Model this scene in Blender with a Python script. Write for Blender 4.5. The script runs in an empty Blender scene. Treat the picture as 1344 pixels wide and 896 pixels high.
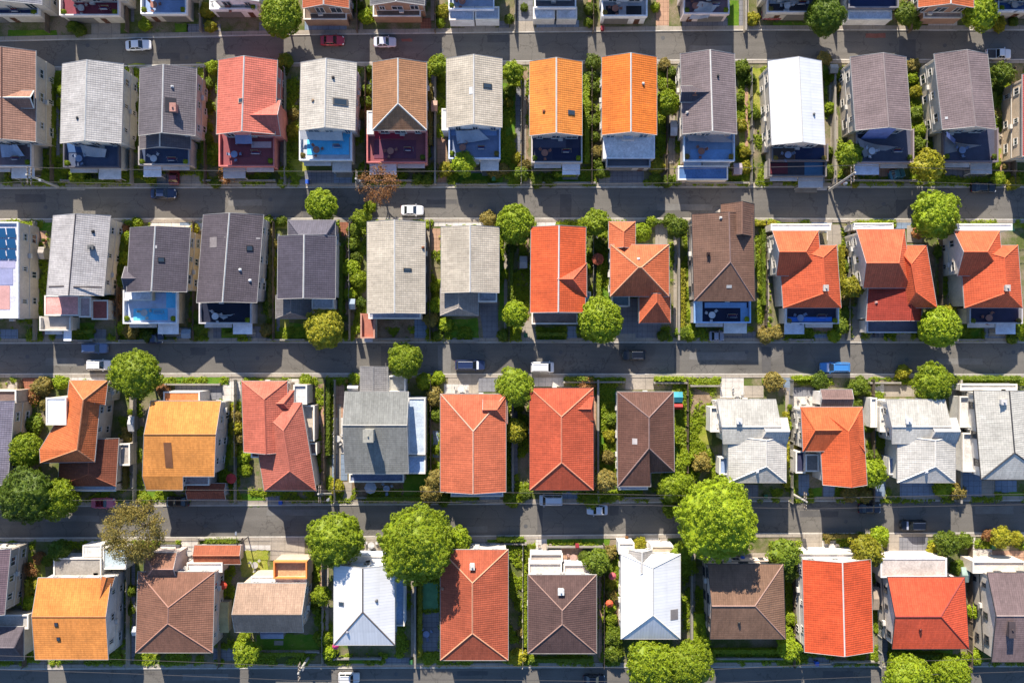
import bpy, bmesh, math, random
from mathutils import Vector, Matrix, noise
random.seed(11)
SC = bpy.context.scene
COL = SC.collection
R = math.radians

# ---------------------------------------------------------------- survey: plan coordinates -> metres
H = 150.0            # height of the camera
S = 7.3              # plan units per metre at ground level
CX, CY = 672.0, 448.0
def W(px, py, z=0.0):
    k = (H - z) / (H * S)
    return Vector(((px - CX) * k, -(py - CY) * k, z))
def lin(v):
    v /= 255.0
    return v / 12.92 if v <= 0.04045 else ((v + 0.055) / 1.055) ** 2.4
KEXP = 0.64
def C(r, g, b, k=KEXP):
    r, g, b = lin(r), lin(g), lin(b); l = .3*r + .55*g + .15*b; q = .03
    return tuple(min(.84, (c*(1-q) + l*q) * k) for c in (r, g, b)) + (1,)

# ---------------------------------------------------------------- materials
MATS = {}
def nt(name, rough=.8, spec=.3):
    m = bpy.data.materials.new(name); m.use_nodes = True
    t = m.node_tree; b = t.nodes['Principled BSDF']
    b.inputs['Roughness'].default_value = rough
    b.inputs['Specular IOR Level'].default_value = spec
    return m, t, b
def node(t, typ, **kw):
    n = t.nodes.new(typ)
    for k, v in kw.items():
        if k in ('operation', 'blend_type', 'data_type', 'noise_dimensions', 'feature', 'distance', 'wave_type', 'bands_direction'):
            setattr(n, k, v)
        else:
            n.inputs[k].default_value = v
    return n
def mth(t, op, a, b=None, clamp=False):
    n = t.nodes.new('ShaderNodeMath'); n.operation = op; n.use_clamp = clamp
    for i, v in enumerate((a, b)):
        if v is None: continue
        if isinstance(v, (int, float)): n.inputs[i].default_value = v
        else: t.links.new(v, n.inputs[i])
    return n.outputs[0]
def mapr(t, v, a, b, c, d):
    n = t.nodes.new('ShaderNodeMapRange')
    t.links.new(v, n.inputs[0])
    for i, q in enumerate((a, b, c, d)): n.inputs[i + 1].default_value = q
    return n.outputs[0]
def mixc(t, f, a, b, mode='MIX'):
    n = t.nodes.new('ShaderNodeMix'); n.data_type = 'RGBA'; n.blend_type = mode
    if isinstance(f, (int, float)): n.inputs[0].default_value = f
    else: t.links.new(f, n.inputs[0])
    for s, v in ((6, a), (7, b)):
        if isinstance(v, tuple): n.inputs[s].default_value = v
        else: t.links.new(v, n.inputs[s])
    return n.outputs[2]
def noi(t, vec, scale, detail=3, rough=.55):
    n = t.nodes.new('ShaderNodeTexNoise')
    n.inputs['Scale'].default_value = scale; n.inputs['Detail'].default_value = detail
    n.inputs['Roughness'].default_value = rough
    t.links.new(vec, n.inputs['Vector'])
    return n.outputs[0]
def scaled(t, col, fac):
    n = t.nodes.new('ShaderNodeVectorMath'); n.operation = 'SCALE'
    if isinstance(col, tuple): n.inputs[0].default_value = col[:3]
    else: t.links.new(col, n.inputs[0])
    t.links.new(fac, n.inputs['Scale'])
    return n.outputs[0]
def pos(t):
    return t.nodes.new('ShaderNodeNewGeometry').outputs['Position']
def bump(t, b, h, dist, strength=1.0):
    n = t.nodes.new('ShaderNodeBump'); n.inputs['Distance'].default_value = dist
    n.inputs['Strength'].default_value = strength
    t.links.new(h, n.inputs['Height']); t.links.new(n.outputs[0], b.inputs['Normal'])

def plain(name, col, rough=.7, var=.25, metal=0, scale=.6, spec=.3, grime=.3):
    key = ('p', name, col, rough, var)
    if key in MATS: return MATS[key]
    m, t, b = nt(name, rough, spec)
    p = pos(t)
    f = mapr(t, noi(t, p, scale, 5, .65), .3, .7, 1 - var, 1 + var * .5)
    f2 = mapr(t, noi(t, p, scale * 7, 3, .6), .35, .7, 1 - grime * .35, 1.04)
    c = scaled(t, col, mth(t, 'MULTIPLY', f, f2))
    t.links.new(c, b.inputs['Base Color'])
    b.inputs['Metallic'].default_value = metal
    MATS[key] = m
    return m

def tile(col, kind='tile'):
    """clay / concrete tile roof. UV is in metres: u along the eave, v up the slope"""
    key = ('t', col, kind)
    if key in MATS: return MATS[key]
    m, t, b = nt('roof_' + kind, .75 if kind != 'metal' else .45, .25)
    uv = t.nodes.new('ShaderNodeUVMap').outputs[0]
    sp = t.nodes.new('ShaderNodeSeparateXYZ'); t.links.new(uv, sp.inputs[0])
    u, v = sp.outputs[0], sp.outputs[1]
    cu, cv = (.37, .38) if kind == 'tile' else ((.5, 2.6) if kind == 'metal' else (.3, .6))
    us, vs = mth(t, 'DIVIDE', u, cu), mth(t, 'DIVIDE', v, cv)
    fu, fv = mth(t, 'FRACT', us), mth(t, 'FRACT', vs)
    iu, iv = mth(t, 'FLOOR', us), mth(t, 'FLOOR', vs)
    cb = t.nodes.new('ShaderNodeCombineXYZ'); t.links.new(iu, cb.inputs[0]); t.links.new(iv, cb.inputs[1])
    wn = t.nodes.new('ShaderNodeTexWhiteNoise'); wn.noise_dimensions = '2D'; t.links.new(cb.outputs[0], wn.inputs[0])
    p = pos(t)
    big = mapr(t, noi(t, p, .22, 6, .7), .3, .72, .74 if kind != 'metal' else .93, 1.16 if kind != 'metal' else 1.06)
    st = t.nodes.new('ShaderNodeVectorMath'); st.operation = 'MULTIPLY'
    t.links.new(uv, st.inputs[0]); st.inputs[1].default_value = (2.3, .25, 1)
    streak = mapr(t, noi(t, st.outputs[0], 1.0, 5, .7), .35, .75, .78 if kind != 'metal' else .93, 1.08 if kind != 'metal' else 1.02)
    tv = mapr(t, wn.outputs[0], 0, 1, .89, 1.06) if kind == 'tile' else mapr(t, wn.outputs[0], 0, 1, .96, 1.03)
    # shade in the tile gaps painted into the colour, with dirt in the joints
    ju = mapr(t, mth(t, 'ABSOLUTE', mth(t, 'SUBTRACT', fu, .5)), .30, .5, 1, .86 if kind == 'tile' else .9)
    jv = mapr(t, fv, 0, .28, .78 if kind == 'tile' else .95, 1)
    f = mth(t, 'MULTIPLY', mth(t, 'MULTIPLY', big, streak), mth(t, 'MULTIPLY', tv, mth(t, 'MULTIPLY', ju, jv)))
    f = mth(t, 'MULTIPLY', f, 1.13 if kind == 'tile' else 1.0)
    # lichen / dust hue shift in blotches
    g = mapr(t, noi(t, p, 1.1, 5, .75), .58, .80, 0, .38 if kind != 'metal' else .08)
    gray = (col[0] * .45 + .09, col[1] * .45 + .085, col[2] * .45 + .08, 1) if kind != 'metal' else (.55, .55, .54, 1)
    c0 = mixc(t, g, col, gray)
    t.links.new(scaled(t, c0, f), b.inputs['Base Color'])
    if kind == 'tile':
        hu = mth(t, 'SINE', mth(t, 'MULTIPLY', us, 2 * math.pi))
        hh = mth(t, 'ADD', mth(t, 'MULTIPLY', hu, .30), mth(t, 'SUBTRACT', 1.0, fv))
        bump(t, b, hh, .06, .6)
    elif kind == 'metal':
        hh = mapr(t, mth(t, 'ABSOLUTE', mth(t, 'SUBTRACT', fu, .5)), .38, .5, 0, 1)
        bump(t, b, hh, .015, .6)
    else:
        bump(t, b, mth(t, 'SUBTRACT', 1.0, fv), .04, .6)
    MATS[key] = m
    return m

def ground_mat(name, cols, scale=.25, rough=.95, bd=.05, thr=(.42, .6), fine=6.0):
    m, t, b = nt(name, rough, .15)
    p = pos(t)
    n1 = mapr(t, noi(t, p, scale, 6, .65), thr[0], thr[1], 0, 1)
    c = mixc(t, n1, cols[0], cols[1])
    if len(cols) > 2:
        n2 = mapr(t, noi(t, p, scale * 2.7 + .13, 6, .7), .55, .68, 0, 1)
        c = mixc(t, n2, c, cols[2])
    nf = noi(t, p, fine, 3, .7)
    t.links.new(scaled(t, c, mapr(t, nf, .25, .75, .62, 1.35)), b.inputs['Base Color'])
    bump(t, b, nf, bd, .8)
    return m

def leaf_mat(name, col, hue=.0):
    m, t, b = nt(name, .55, .25)
    oi = t.nodes.new('ShaderNodeObjectInfo')
    p = pos(t)
    f = mapr(t, oi.outputs['Random'], 0, 1, .78, 1.2)
    n1 = mapr(t, noi(t, p, .8, 4, .7), .3, .7, .75, 1.25)
    n2 = noi(t, p, 5.0, 2, .7)
    warm = (min(1, col[0] * 1.55), col[1] * 1.12, col[2] * .8, 1)
    c = mixc(t, mapr(t, n2, .35, .7, 0, 1), (col[0] * .72, col[1] * .80, col[2], 1), warm)
    c = scaled(t, c, mth(t, 'MULTIPLY', f, n1))
    t.links.new(c, b.inputs['Base Color'])
    tr = t.nodes.new('ShaderNodeBsdfTranslucent'); t.links.new(c, tr.inputs[0])
    mx = t.nodes.new('ShaderNodeMixShader'); mx.inputs[0].default_value = .28
    out = [n for n in t.nodes if n.type == 'OUTPUT_MATERIAL'][0]
    t.links.new(b.outputs[0], mx.inputs[1]); t.links.new(tr.outputs[0], mx.inputs[2])
    t.links.new(mx.outputs[0], out.inputs[0])
    return m

LEAF = {
 'b': leaf_mat('leaf_bright_green', (.200, .300, .012, 1)),
 'g': leaf_mat('leaf_mid_green', (.120, .190, .014, 1)),
 'd': leaf_mat('leaf_dark_green', (.070, .125, .008, 1)),
 'y': leaf_mat('leaf_yellow', (.250, .270, .018, 1)),
 'a': leaf_mat('leaf_autumn', (.310, .170, .065, 1)),
 'o': leaf_mat('leaf_olive', (.225, .205, .050, 1)),
}
M_bark = plain('bark', (.10, .075, .055, 1), .9)
M_trim_w = plain('trim_white', (.58, .55, .50, 1), .5, .12)
M_trim_d = plain('trim_dark', (.06, .055, .055, 1), .5, .12)
M_metal = plain('galvanised_metal', (.42, .43, .45, 1), .4, .15, metal=.6)
M_conc = plain('concrete', C(176, 168, 156), .9, .3, scale=.35)
M_wood = plain('weathered_wood', (.17, .13, .095, 1), .85, .35)
M_black = plain('black_rubber', (.015, .015, .016, 1), .7, .1)
M_chrome = plain('chrome', (.6, .6, .62, 1), .2, .05, metal=.9)
def glass_mat(name, col, rough=.08):
    m, t, b = nt(name, rough, .8); b.inputs['Base Color'].default_value = col
    return m
M_glass = glass_mat('window_glass', (.03, .045, .06, 1))
M_carglass = glass_mat('car_glass', (.012, .016, .022, 1), .05)

# ---------------------------------------------------------------- mesh builder
class MB:
    def __init__(s): s.v = []; s.f = []
    def poly(s, pts):
        n = len(s.v); s.v += [tuple(p) for p in pts]; s.f.append(tuple(range(n, n + len(pts)))); return s
    def mesh(s, vs, fs):
        n = len(s.v); s.v += [tuple(p) for p in vs]; s.f += [tuple(i + n for i in f) for f in fs]; return s
    def box(s, x0, y0, z0, x1, y1, z1):
        return s.mesh([(x0,y0,z0),(x1,y0,z0),(x1,y1,z0),(x0,y1,z0),(x0,y0,z1),(x1,y0,z1),(x1,y1,z1),(x0,y1,z1)],
            [(0,3,2,1),(4,5,6,7),(0,1,5,4),(1,2,6,5),(2,3,7,6),(3,0,4,7)])
    def cbox(s, c, dx, dy, dz, rz=0):
        ca, sa = math.cos(rz), math.sin(rz); vs = []
        for z in (0, dz):
            for a, b in ((-1,-1),(1,-1),(1,1),(-1,1)):
                x, y = a * dx / 2, b * dy / 2
                vs.append((c[0] + x*ca - y*sa, c[1] + x*sa + y*ca, c[2] + z))
        return s.mesh(vs, [(0,3,2,1),(4,5,6,7),(0,1,5,4),(1,2,6,5),(2,3,7,6),(3,0,4,7)])
    def prism(s, pts, z0, z1):
        n = len(pts)
        a = sum(pts[i][0]*pts[(i+1)%n][1] - pts[(i+1)%n][0]*pts[i][1] for i in range(n))
        if a < 0: pts = pts[::-1]
        vs = [(p[0], p[1], z0) for p in pts] + [(p[0], p[1], z1) for p in pts]
        fs = [tuple(range(n-1, -1, -1)), tuple(range(n, 2*n))] + [(i, (i+1)%n, n+(i+1)%n, n+i) for i in range(n)]
        return s.mesh(vs, fs)
    def cyl(s, p0, p1, r0, r1=None, n=8, cap=True):
        r1 = r0 if r1 is None else r1
        p0, p1 = Vector(p0), Vector(p1); d = (p1 - p0).normalized()
        a = d.orthogonal().normalized(); b = d.cross(a)
        vs = [p + (a*math.cos(2*math.pi*i/n) + b*math.sin(2*math.pi*i/n)) * r for p, r in ((p0, r0), (p1, r1)) for i in range(n)]
        fs = [(i, (i+1)%n, n+(i+1)%n, n+i) for i in range(n)]
        if cap: fs += [tuple(range(n-1,-1,-1)), tuple(range(n, 2*n))]
        return s.mesh(vs, fs)
    def build(s, name, mat, parent=None, uvs=None, smooth=False, loc=None):
        if parent is not None: base = ROOT.get(parent.name, Vector((0,0,0)))
        else: base = Vector(loc) if loc is not None else Vector((0,0,0))
        me = bpy.data.meshes.new(name)
        me.from_pydata([(p[0]-base[0], p[1]-base[1], p[2]-base[2]) for p in s.v], [], s.f)
        if uvs:
            l = me.uv_layers.new(name='UVMap')
            flat = [c for f in uvs for p in f for c in p]
            l.data.foreach_set('uv', flat)
        me.materials.append(mat)
        if smooth: me.polygons.foreach_set('use_smooth', [True]*len(me.polygons))
        me.update()
        o = bpy.data.objects.new(name, me); COL.objects.link(o)
        if parent is not None:
            o.parent = parent; ROOT[o.name] = base
        else:
            o.location = base; ROOT[o.name] = base
        return o
ROOT = {}
def tag(o, label=None, cat=None, group=None, kind=None):
    if label: o['label'] = label
    if cat: o['category'] = cat
    if group: o['group'] = group
    if kind: o['kind'] = kind
    return o
def empty(name, loc, label=None, cat=None, group=None):
    o = bpy.data.objects.new(name, None); COL.objects.link(o); o.location = loc
    o.empty_display_size = .3
    ROOT[o.name] = Vector(loc)
    return tag(o, label, cat, group)
def structure(name, mb, mat):
    return tag(mb.build(name, mat), kind='structure')
def copy_tree(o, parent=None):
    c = o.copy(); COL.objects.link(c); c.parent = parent
    for ch in o.children: copy_tree(ch, c)
    return c

# ---------------------------------------------------------------- locating words for labels
ROWN = ['top-edge', 'upper', 'upper-middle', 'lower-middle', 'bottom']
HOUSES = []      # (row, short, x0, y0, x1, y1)
PENDING = []     # objects waiting for a label: (obj, look, px, py, row)
def later(o, look, px, py, cat, group=None):
    tag(o, None, cat, group); PENDING.append([o, look, px, py]); return o
def rowof(py):
    return 0 if py < 62 else 1 if py < 268 else 2 if py < 470 else 3 if py < 684 else 4
def finish_labels():
    groups = {}
    for o, look, px, py in PENDING:
        r = rowof(py); best = None
        for h in HOUSES:
            if h[0] != r: continue
            if px < h[2]: rel, d = 'left of', h[2]-px
            elif px > h[4]: rel, d = 'right of', px-h[4]
            else:
                rel = 'above' if py < h[3] + 8 else 'below' if py > h[5] - 8 else 'beside'
                d = 0
            if best is None or d < best[0]: best = (d, rel, h)
        groups.setdefault((look, best[1], r, best[2][1]), []).append((py, px, o))
    ordw = ['first', 'second', 'third', 'fourth', 'fifth', 'sixth', 'seventh', 'eighth', 'ninth', 'tenth', 'eleventh', 'twelfth']
    for (look, rel, r, short), l in groups.items():
        base = f"{look} {rel} the {ROWN[r]} row's {short}"
        l.sort(key=lambda q: (q[0], q[1]))
        if len(l) == 1: l[0][2]['label'] = base; continue
        if len(base.split()) > 13 and look.split()[0] in ('small','rounded','thin'): base = base.split(' ', 1)[1]
        xs = [q[1] for q in l]; ys = [q[0] for q in l]
        horiz = max(xs)-min(xs) > max(ys)-min(ys)
        if horiz: l.sort(key=lambda q: q[1])
        for i, q in enumerate(l):
            if len(l) == 2: w = ('left' if i == 0 else 'right') if horiz else ('upper' if i == 0 else 'lower'); q[2]['label'] = f"{base}, {w} one"
            else: q[2]['label'] = f"{base}, {ordw[i]} from {'left' if horiz else 'top'}"
# ---------------------------------------------------------------- houses
def inset(pts, d):
    n = len(pts); out = []
    a = sum(pts[i][0]*pts[(i+1)%n][1] - pts[(i+1)%n][0]*pts[i][1] for i in range(n))
    if a < 0: pts = pts[::-1]
    for i in range(n):
        p0, p1, p2 = Vector(pts[i-1][:2]), Vector(pts[i][:2]), Vector(pts[(i+1)%n][:2])
        e1, e2 = (p1-p0).normalized(), (p2-p1).normalized()
        n1, n2 = Vector((-e1.y, e1.x)), Vector((-e2.y, e2.x))
        k = 1 + n1.dot(n2)
        out.append(p1 + (n1 + n2) * (d / max(k, .3)))
    return out
def tri_z(tris, x, y):
    best = None
    for a, b, c in tris:
        d = (b.y-c.y)*(a.x-c.x) + (c.x-b.x)*(a.y-c.y)
        if abs(d) < 1e-9: continue
        l1 = ((b.y-c.y)*(x-c.x) + (c.x-b.x)*(y-c.y))/d
        l2 = ((c.y-a.y)*(x-c.x) + (a.x-c.x)*(y-c.y))/d
        l3 = 1-l1-l2
        if min(l1, l2, l3) > -1e-4:
            z = l1*a.z + l2*b.z + l3*c.z
            if best is None or z > best: best = z
    return best
WIN_CACHE = {}
GUT = plain('gutter_metal', (.40,.38,.355,1), .5, .15)
TERR = []
def window_mesh(w, h, mat_f):
    k = (round(w, 2), round(h, 2), mat_f.name)
    if k not in WIN_CACHE:
        t = .09
        a = MB(); a.box(-w/2, -.05, 0, -w/2+t, .06, h); a.box(w/2-t, -.05, 0, w/2, .06, h)
        a.box(-w/2+t, -.05, 0, w/2-t, .06, t); a.box(-w/2+t, -.05, h-t, w/2-t, .06, h)
        a.box(-t/2, -.04, t, t/2, .05, h-t)
        a.box(-w/2-.08, -.06, -.09, w/2+.08, .14, -.003)
        b = MB(); b.box(-w/2+t, -.04, t, -t/2, .02, h-t); b.box(t/2, -.04, t, w/2-t, .02, h-t)
        ms = []
        for q, m in ((a, mat_f), (b, M_glass)):
            me = bpy.data.meshes.new('window'); me.from_pydata(q.v, [], q.f); me.materials.append(m); ms.append(me)
        WIN_CACHE[k] = ms
    return WIN_CACHE[k]

class House:
    def __init__(s, row, short, label, x0, y0, x1, y1, wall=(205, 196, 182), trim='w', name='house'):
        s.row, s.c = row, ((x0+x1)/2, (y0+y1)/2)
        HOUSES.append((row, short, x0, y0, x1, y1))
        k = .96
        s.e = empty(name, W(s.c[0], s.c[1], 0) * k)
        tag(s.e, label, 'house', 'houses of the five rows')
        s.wallm = plain('wall_render', C(*wall, .95), .85, .2, scale=.5, grime=.35)
        s.trim = M_trim_w if trim == 'w' else M_trim_d if trim == 'd' else plain('trim_colour', C(*trim), .5, .12)
        s.tris = []; s.lastroof = None; s.main = None
    def z(s, px, py, guess=7.0):
        z = guess
        for _ in range(4):
            p = W(px, py, z); q = tri_z(s.tris, p.x, p.y)
            if q is None: return None
            z = q
        return z
    # generic roof from a list of 3-D points, faces, outline
    def roof(s, vs, faces, outline, col, kind='tile', caps=(), capm=None, walls=True, over=.45, name='roof', wallm=None):
        vs = [Vector(v) for v in vs]; tk = .17
        mb = MB(); uvs = []
        def add(pts, flip):
            nrm = Vector((0,0,0))
            for i in range(len(pts)): nrm += pts[i].cross(pts[(i+1) % len(pts)])
            if nrm.z < 0: pts = pts[::-1]; nrm = -nrm
            nrm.normalize()
            ua = Vector((-nrm.y, nrm.x, 0))
            ua = ua.normalized() if ua.length > 1e-3 else Vector((1,0,0))
            va = nrm.cross(ua)
            z0 = min(p.z for p in pts); ref = [p for p in pts if abs(p.z-z0) < 1e-4][0]
            if flip: pts = [p - Vector((0,0,tk)) for p in pts[::-1]]
            mb.poly(pts); uvs.append([(p.dot(ua), (p-ref).dot(va)) for p in pts])
        for f in faces:
            pts = [vs[i] for i in f]; add(pts, False); add(pts, True)
            for i in range(1, len(pts)-1): s.tris.append((pts[0], pts[i], pts[i+1]))
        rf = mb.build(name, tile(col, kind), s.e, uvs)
        s.lastroof = rf
        # fascia / gutter around the outline
        ol = [vs[i] for i in outline]
        a = sum(ol[i].x*ol[(i+1)%len(ol)].y - ol[(i+1)%len(ol)].x*ol[i].y for i in range(len(ol)))
        if a < 0: ol = ol[::-1]
        oo = inset(ol, -.06); g = MB(); n = len(ol)
        for i in range(n):
            j = (i+1) % n
            a0, a1 = ol[i], ol[j]; b0 = Vector((oo[i].x, oo[i].y, a0.z)); b1 = Vector((oo[j].x, oo[j].y, a1.z))
            up, dn = Vector((0,0,.03)), Vector((0,0,-.22))
            g.mesh([a0+up, a1+up, b1+up, b0+up, a0+dn, a1+dn, b1+dn, b0+dn], [(0,3,2,1),(3,7,6,2),(4,5,6,7),(0,1,5,4)])
        g.build('gutter', GUT if s.trim is M_trim_w else s.trim, rf)
        if caps:
            cm = MB()
            for i, j in caps:
                p, q = vs[i], vs[j]; d = (q-p).normalized(); sd = Vector((d.y, -d.x, 0)).normalized()*.13
                u = Vector((0,0,.11)); w = Vector((0,0,-.035))
                cm.mesh([p+sd+w, p-sd+w, p+u, q+sd+w, q-sd+w, q+u], [(0,2,5,3),(2,1,4,5),(0,1,2),(3,5,4)])
            cm.build('ridge_cap', capm or s.trim, rf)
        if walls:
            base = [vs[i] for i in outline]
            # drop ridge points lying on straight gable edges
            pl = [p for k, p in enumerate(base) if not s._straight(base, k)]
            ip = inset(pl, over); tr = []
            for f in faces:
                pts = [vs[i] for i in f]
                for i in range(1, len(pts)-1): tr.append((pts[0], pts[i], pts[i+1]))
            w = MB(); n = len(ip)
            for i in range(n):
                p, q = ip[i], ip[(i+1)%n]; m = max(2, int((q-p).length/.55)); pr = None
                for k in range(m+1):
                    x = p.lerp(q, k/m); z = tri_z(tr, x.x, x.y)
                    if z is None: z = min(v.z for v in base)
                    z -= tk*.9
                    if pr: w.mesh([(pr[0], pr[1], 0), (x.x, x.y, 0), (x.x, x.y, z), pr], [(0,1,2,3)])
                    pr = (x.x, x.y, z)
            w.build('wall', wallm or s.wallm, s.e)
            if s.main is None: s.main = ip; s.mainz = min(v.z for v in base)
        return rf
    @staticmethod
    def _straight(b, k):
        a, c, d = b[k-1], b[k], b[(k+1) % len(b)]
        u, v = (c-a).xy, (d-c).xy
        return abs(u.normalized().cross(v.normalized())) < .02
    def R(s, x0, y0, x1, y1, ax='ns', a=None, b=None, col=(150,150,150), rid=None, eave=None, rise=2.1, sk=0, kind='tile', cap=None, walls=True, name='roof', dy=0):
        """rectangular roof; a/b = plan position of the ridge ends (None: gable), rid = ridge line position"""
        if eave is None: eave = 7.0 if s.row == 1 else 6.4
        nw, ne, se, sw = W(x0, y0, eave), W(x1, y0+dy, eave), W(x1+sk, y1+dy, eave), W(x0+sk, y1, eave)
        zr = eave + rise
        if ax == 'ns':
            f = .5 if rid is None else max(.15, min(.85, (W(rid, y0, zr).x - nw.x)/(ne.x-nw.x)))
            n_, s_ = nw.lerp(ne, f), sw.lerp(se, f)
            def at(py): return max(0, min(1, (n_.y - W(0, py, zr).y)/(n_.y - s_.y)))
            r0 = n_.lerp(s_, at(a) if a is not None else 0); r1 = n_.lerp(s_, at(b) if b is not None else 1)
            r0.z = r1.z = zr
            vs = [nw, ne, se, sw, r0, r1]; fs = [(0,3,5,4), (1,4,5,2)]; ol = [0]; caps = [(4,5)]
            if a is not None: fs.append((0,4,1)); caps += [(0,4),(1,4)]
            else: ol.append(4)
            ol += [1, 2]
            if b is not None: fs.append((3,2,5)); caps += [(3,5),(2,5)]
            else: ol.append(5)
            ol.append(3)
        else:
            f = .5 if rid is None else max(.12, min(.88, (nw.y - W(x0, rid, zr).y)/(nw.y-sw.y)))
            w_, e_ = nw.lerp(sw, f), ne.lerp(se, f)
            def at(px): return max(0, min(1, (W(px, 0, zr).x - w_.x)/(e_.x - w_.x)))
            r0 = w_.lerp(e_, at(a) if a is not None else 0); r1 = w_.lerp(e_, at(b) if b is not None else 1)
            r0.z = r1.z = zr
            vs = [nw, ne, se, sw, r0, r1]; fs = [(0,4,5,1), (3,2,5,4)]; ol = [0,1]; caps = [(4,5)]
            if b is not None: fs.append((1,5,2)); caps += [(1,5),(2,5)]
            else: ol.append(5)
            ol += [2,3]
            if a is not None: fs.append((0,3,4)); caps += [(0,4),(3,4)]
            else: ol.append(4)
        cm = None if cap is None else s.trim if cap == 'w' else plain('ridge_tile', C(*cap), .7, .2)
        if cap is None: cm = plain('ridge_tile', tuple(min(.8, c*1.14) for c in C(*col)[:3]) + (1,), .7, .2)
        s.roof(vs, fs, ol, C(*col), kind, caps, cm, walls, name=name)
        return s
    def flat(s, x0, y0, x1, y1, z=3.2, col=(180,175,170), par=.3, parc=None, name='flat_roof', sk=0, wall=True):
        pts = [W(x0, y0, z), W(x1, y0, z), W(x1+sk, y1, z), W(x0+sk, y1, z)]
        if wall:
            w = MB().prism([(p.x, p.y) for p in pts], 0, z-.15); w.build('wall', s.wallm, s.e)
        i2 = inset(pts, -.05)
        r = MB().prism([(p.x, p.y) for p in i2], z-.145, z)
        fr = r.build(name, plain('flat_roof', C(*col, .92), .75, .28, scale=.5, grime=.7), s.e)
        for k in (0,): s.tris.append((pts[0], pts[1], pts[2])); s.tris.append((pts[0], pts[2], pts[3]))
        if par > 0:
            o_, i_ = inset(pts, -.06), inset(pts, .18); g = MB(); n = 4
            for i in range(4):
                j = (i+1) % 4
                q = [(o_[i].x,o_[i].y), (o_[j].x,o_[j].y), (i_[j].x,i_[j].y), (i_[i].x,i_[i].y)]
                vs = [(a, b, z+.004) for a, b in q] + [(a, b, z+par) for a, b in q]
                g.mesh(vs, [(4,5,6,7),(0,1,5,4),(2,3,7,6)])
            g.build('parapet', plain('parapet', C(*(parc or (225,218,206)), 1.0), .75, .2), fr)
        s.lastroof = fr
        return s
    def feature(s, kind, px, py, w=.9, d=.9, h=.6, col=(120,90,80), rz=0):
        z = s.z(px, py)
        if z is None: return s
        p = W(px, py, z)
        e = 0.0
        zs = [tri_z(s.tris, p.x+a*w/2, p.y+b*d/2) for a in (-1,1) for b in (-1,1)]
        zs = [q for q in zs if q is not None] or [z]
        if kind == 'chimney':
            m = MB(); m.cbox((p.x, p.y, min(zs)-.2), w, d, max(zs)-min(zs)+.2+h, rz)
            m.cbox((p.x, p.y, max(zs)+h), w+.18, d+.18, .12, rz)
            m.cyl((p.x, p.y, max(zs)+h+.1), (p.x, p.y, max(zs)+h+.4), .16, .13)
            m.build('chimney', plain('chimney_brick', C(*col), .9, .3, scale=2), s.lastroof)
        elif kind == 'skylight':
            # follows the roof slope
            q = []
            for a, b in ((-1,-1),(1,-1),(1,1),(-1,1)):
                x, y = p.x+a*w/2, p.y+b*d/2; zz = tri_z(s.tris, x, y) or z; q.append(Vector((x, y, zz)))
            up = Vector((0,0,.14)); m = MB()
            m.mesh([v - Vector((0,0,.1)) for v in q] + [v+up for v in q], [(4,5,6,7),(0,1,5,4),(1,2,6,5),(2,3,7,6),(3,0,4,7)])
            f = m.build('skylight', plain('skylight_frame', C(*col), .5), s.lastroof)
            ctr = sum(q, Vector())/4; m = MB()
            qi = [ctr.lerp(v, .8) + Vector((0,0,.155)) for v in q]; qj = [ctr.lerp(v, .8) + Vector((0,0,.12)) for v in q]
            m.mesh(qj+qi, [(4,5,6,7),(0,1,5,4),(1,2,6,5),(2,3,7,6),(3,0,4,7)])
            o = m.build('skylight_pane', M_glass, s.lastroof)
        elif kind == 'vent':
            m = MB(); m.cyl((p.x, p.y, z-.15), (p.x, p.y, z+.2), .13); m.cyl((p.x, p.y, z+.2), (p.x, p.y, z+.32), .24, .12)
            m.cbox((p.x, p.y, z-.1), .5, .5, .14)
            m.build('roof_vent', plain('vent_metal', C(*col), .5), s.lastroof)
        elif kind == 'patch':
            q = []
            for a, b in ((-1,-1),(1,-1),(1,1),(-1,1)):
                x, y = p.x+a*w/2, p.y+b*d/2; zz = tri_z(s.tris, x, y) or z; q.append(Vector((x, y, zz)))
            m = MB(); m.mesh([v + Vector((0,0,-.05)) for v in q]+[v + Vector((0,0,.05)) for v in q], [(4,5,6,7),(0,1,5,4),(1,2,6,5),(2,3,7,6),(3,0,4,7)])
            m.build('roof_panel', plain('roof_panel', C(*col), .6), s.lastroof)  # panels lying on the slope, and patches that paint shade onto it
        elif kind == 'tank':
            m = MB(); m.cyl((p.x, p.y, z-.1), (p.x, p.y, z+h), w/2, w/2, 14); m.cyl((p.x, p.y, z+h), (p.x, p.y, z+h+.18), w/2, .12, 14)
            m.build('water_tank', plain('tank_plastic', C(*col), .4), s.lastroof, smooth=False)
        return s
    def terrace(s, x0, y0, x1, y1, z=3.2, floor=(40,60,110), par=(190,182,172), garage=(150,145,140), inner=None, sk=0, h=.85, awn=None):
        pts = [W(x0, y0, z), W(x1, y0, z), W(x1+sk, y1, z), W(x0+sk, y1, z)]
        w = MB().prism([(p.x, p.y) for p in pts], 0, z-.1); w.build('wall', s.wallm, s.e)
        r = MB().prism([(p.x, p.y) for p in inset(pts, -.1)], z-.095, z)
        t = r.build('terrace', plain('terrace_floor', C(*floor, .85), .6, .2, scale=.8), s.e)
        s.tris.append((pts[0], pts[1], pts[2])); s.tris.append((pts[0], pts[2], pts[3]))
        o_, i_ = inset(pts, -.12), inset(pts, .12); g = MB(); n = 4
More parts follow.
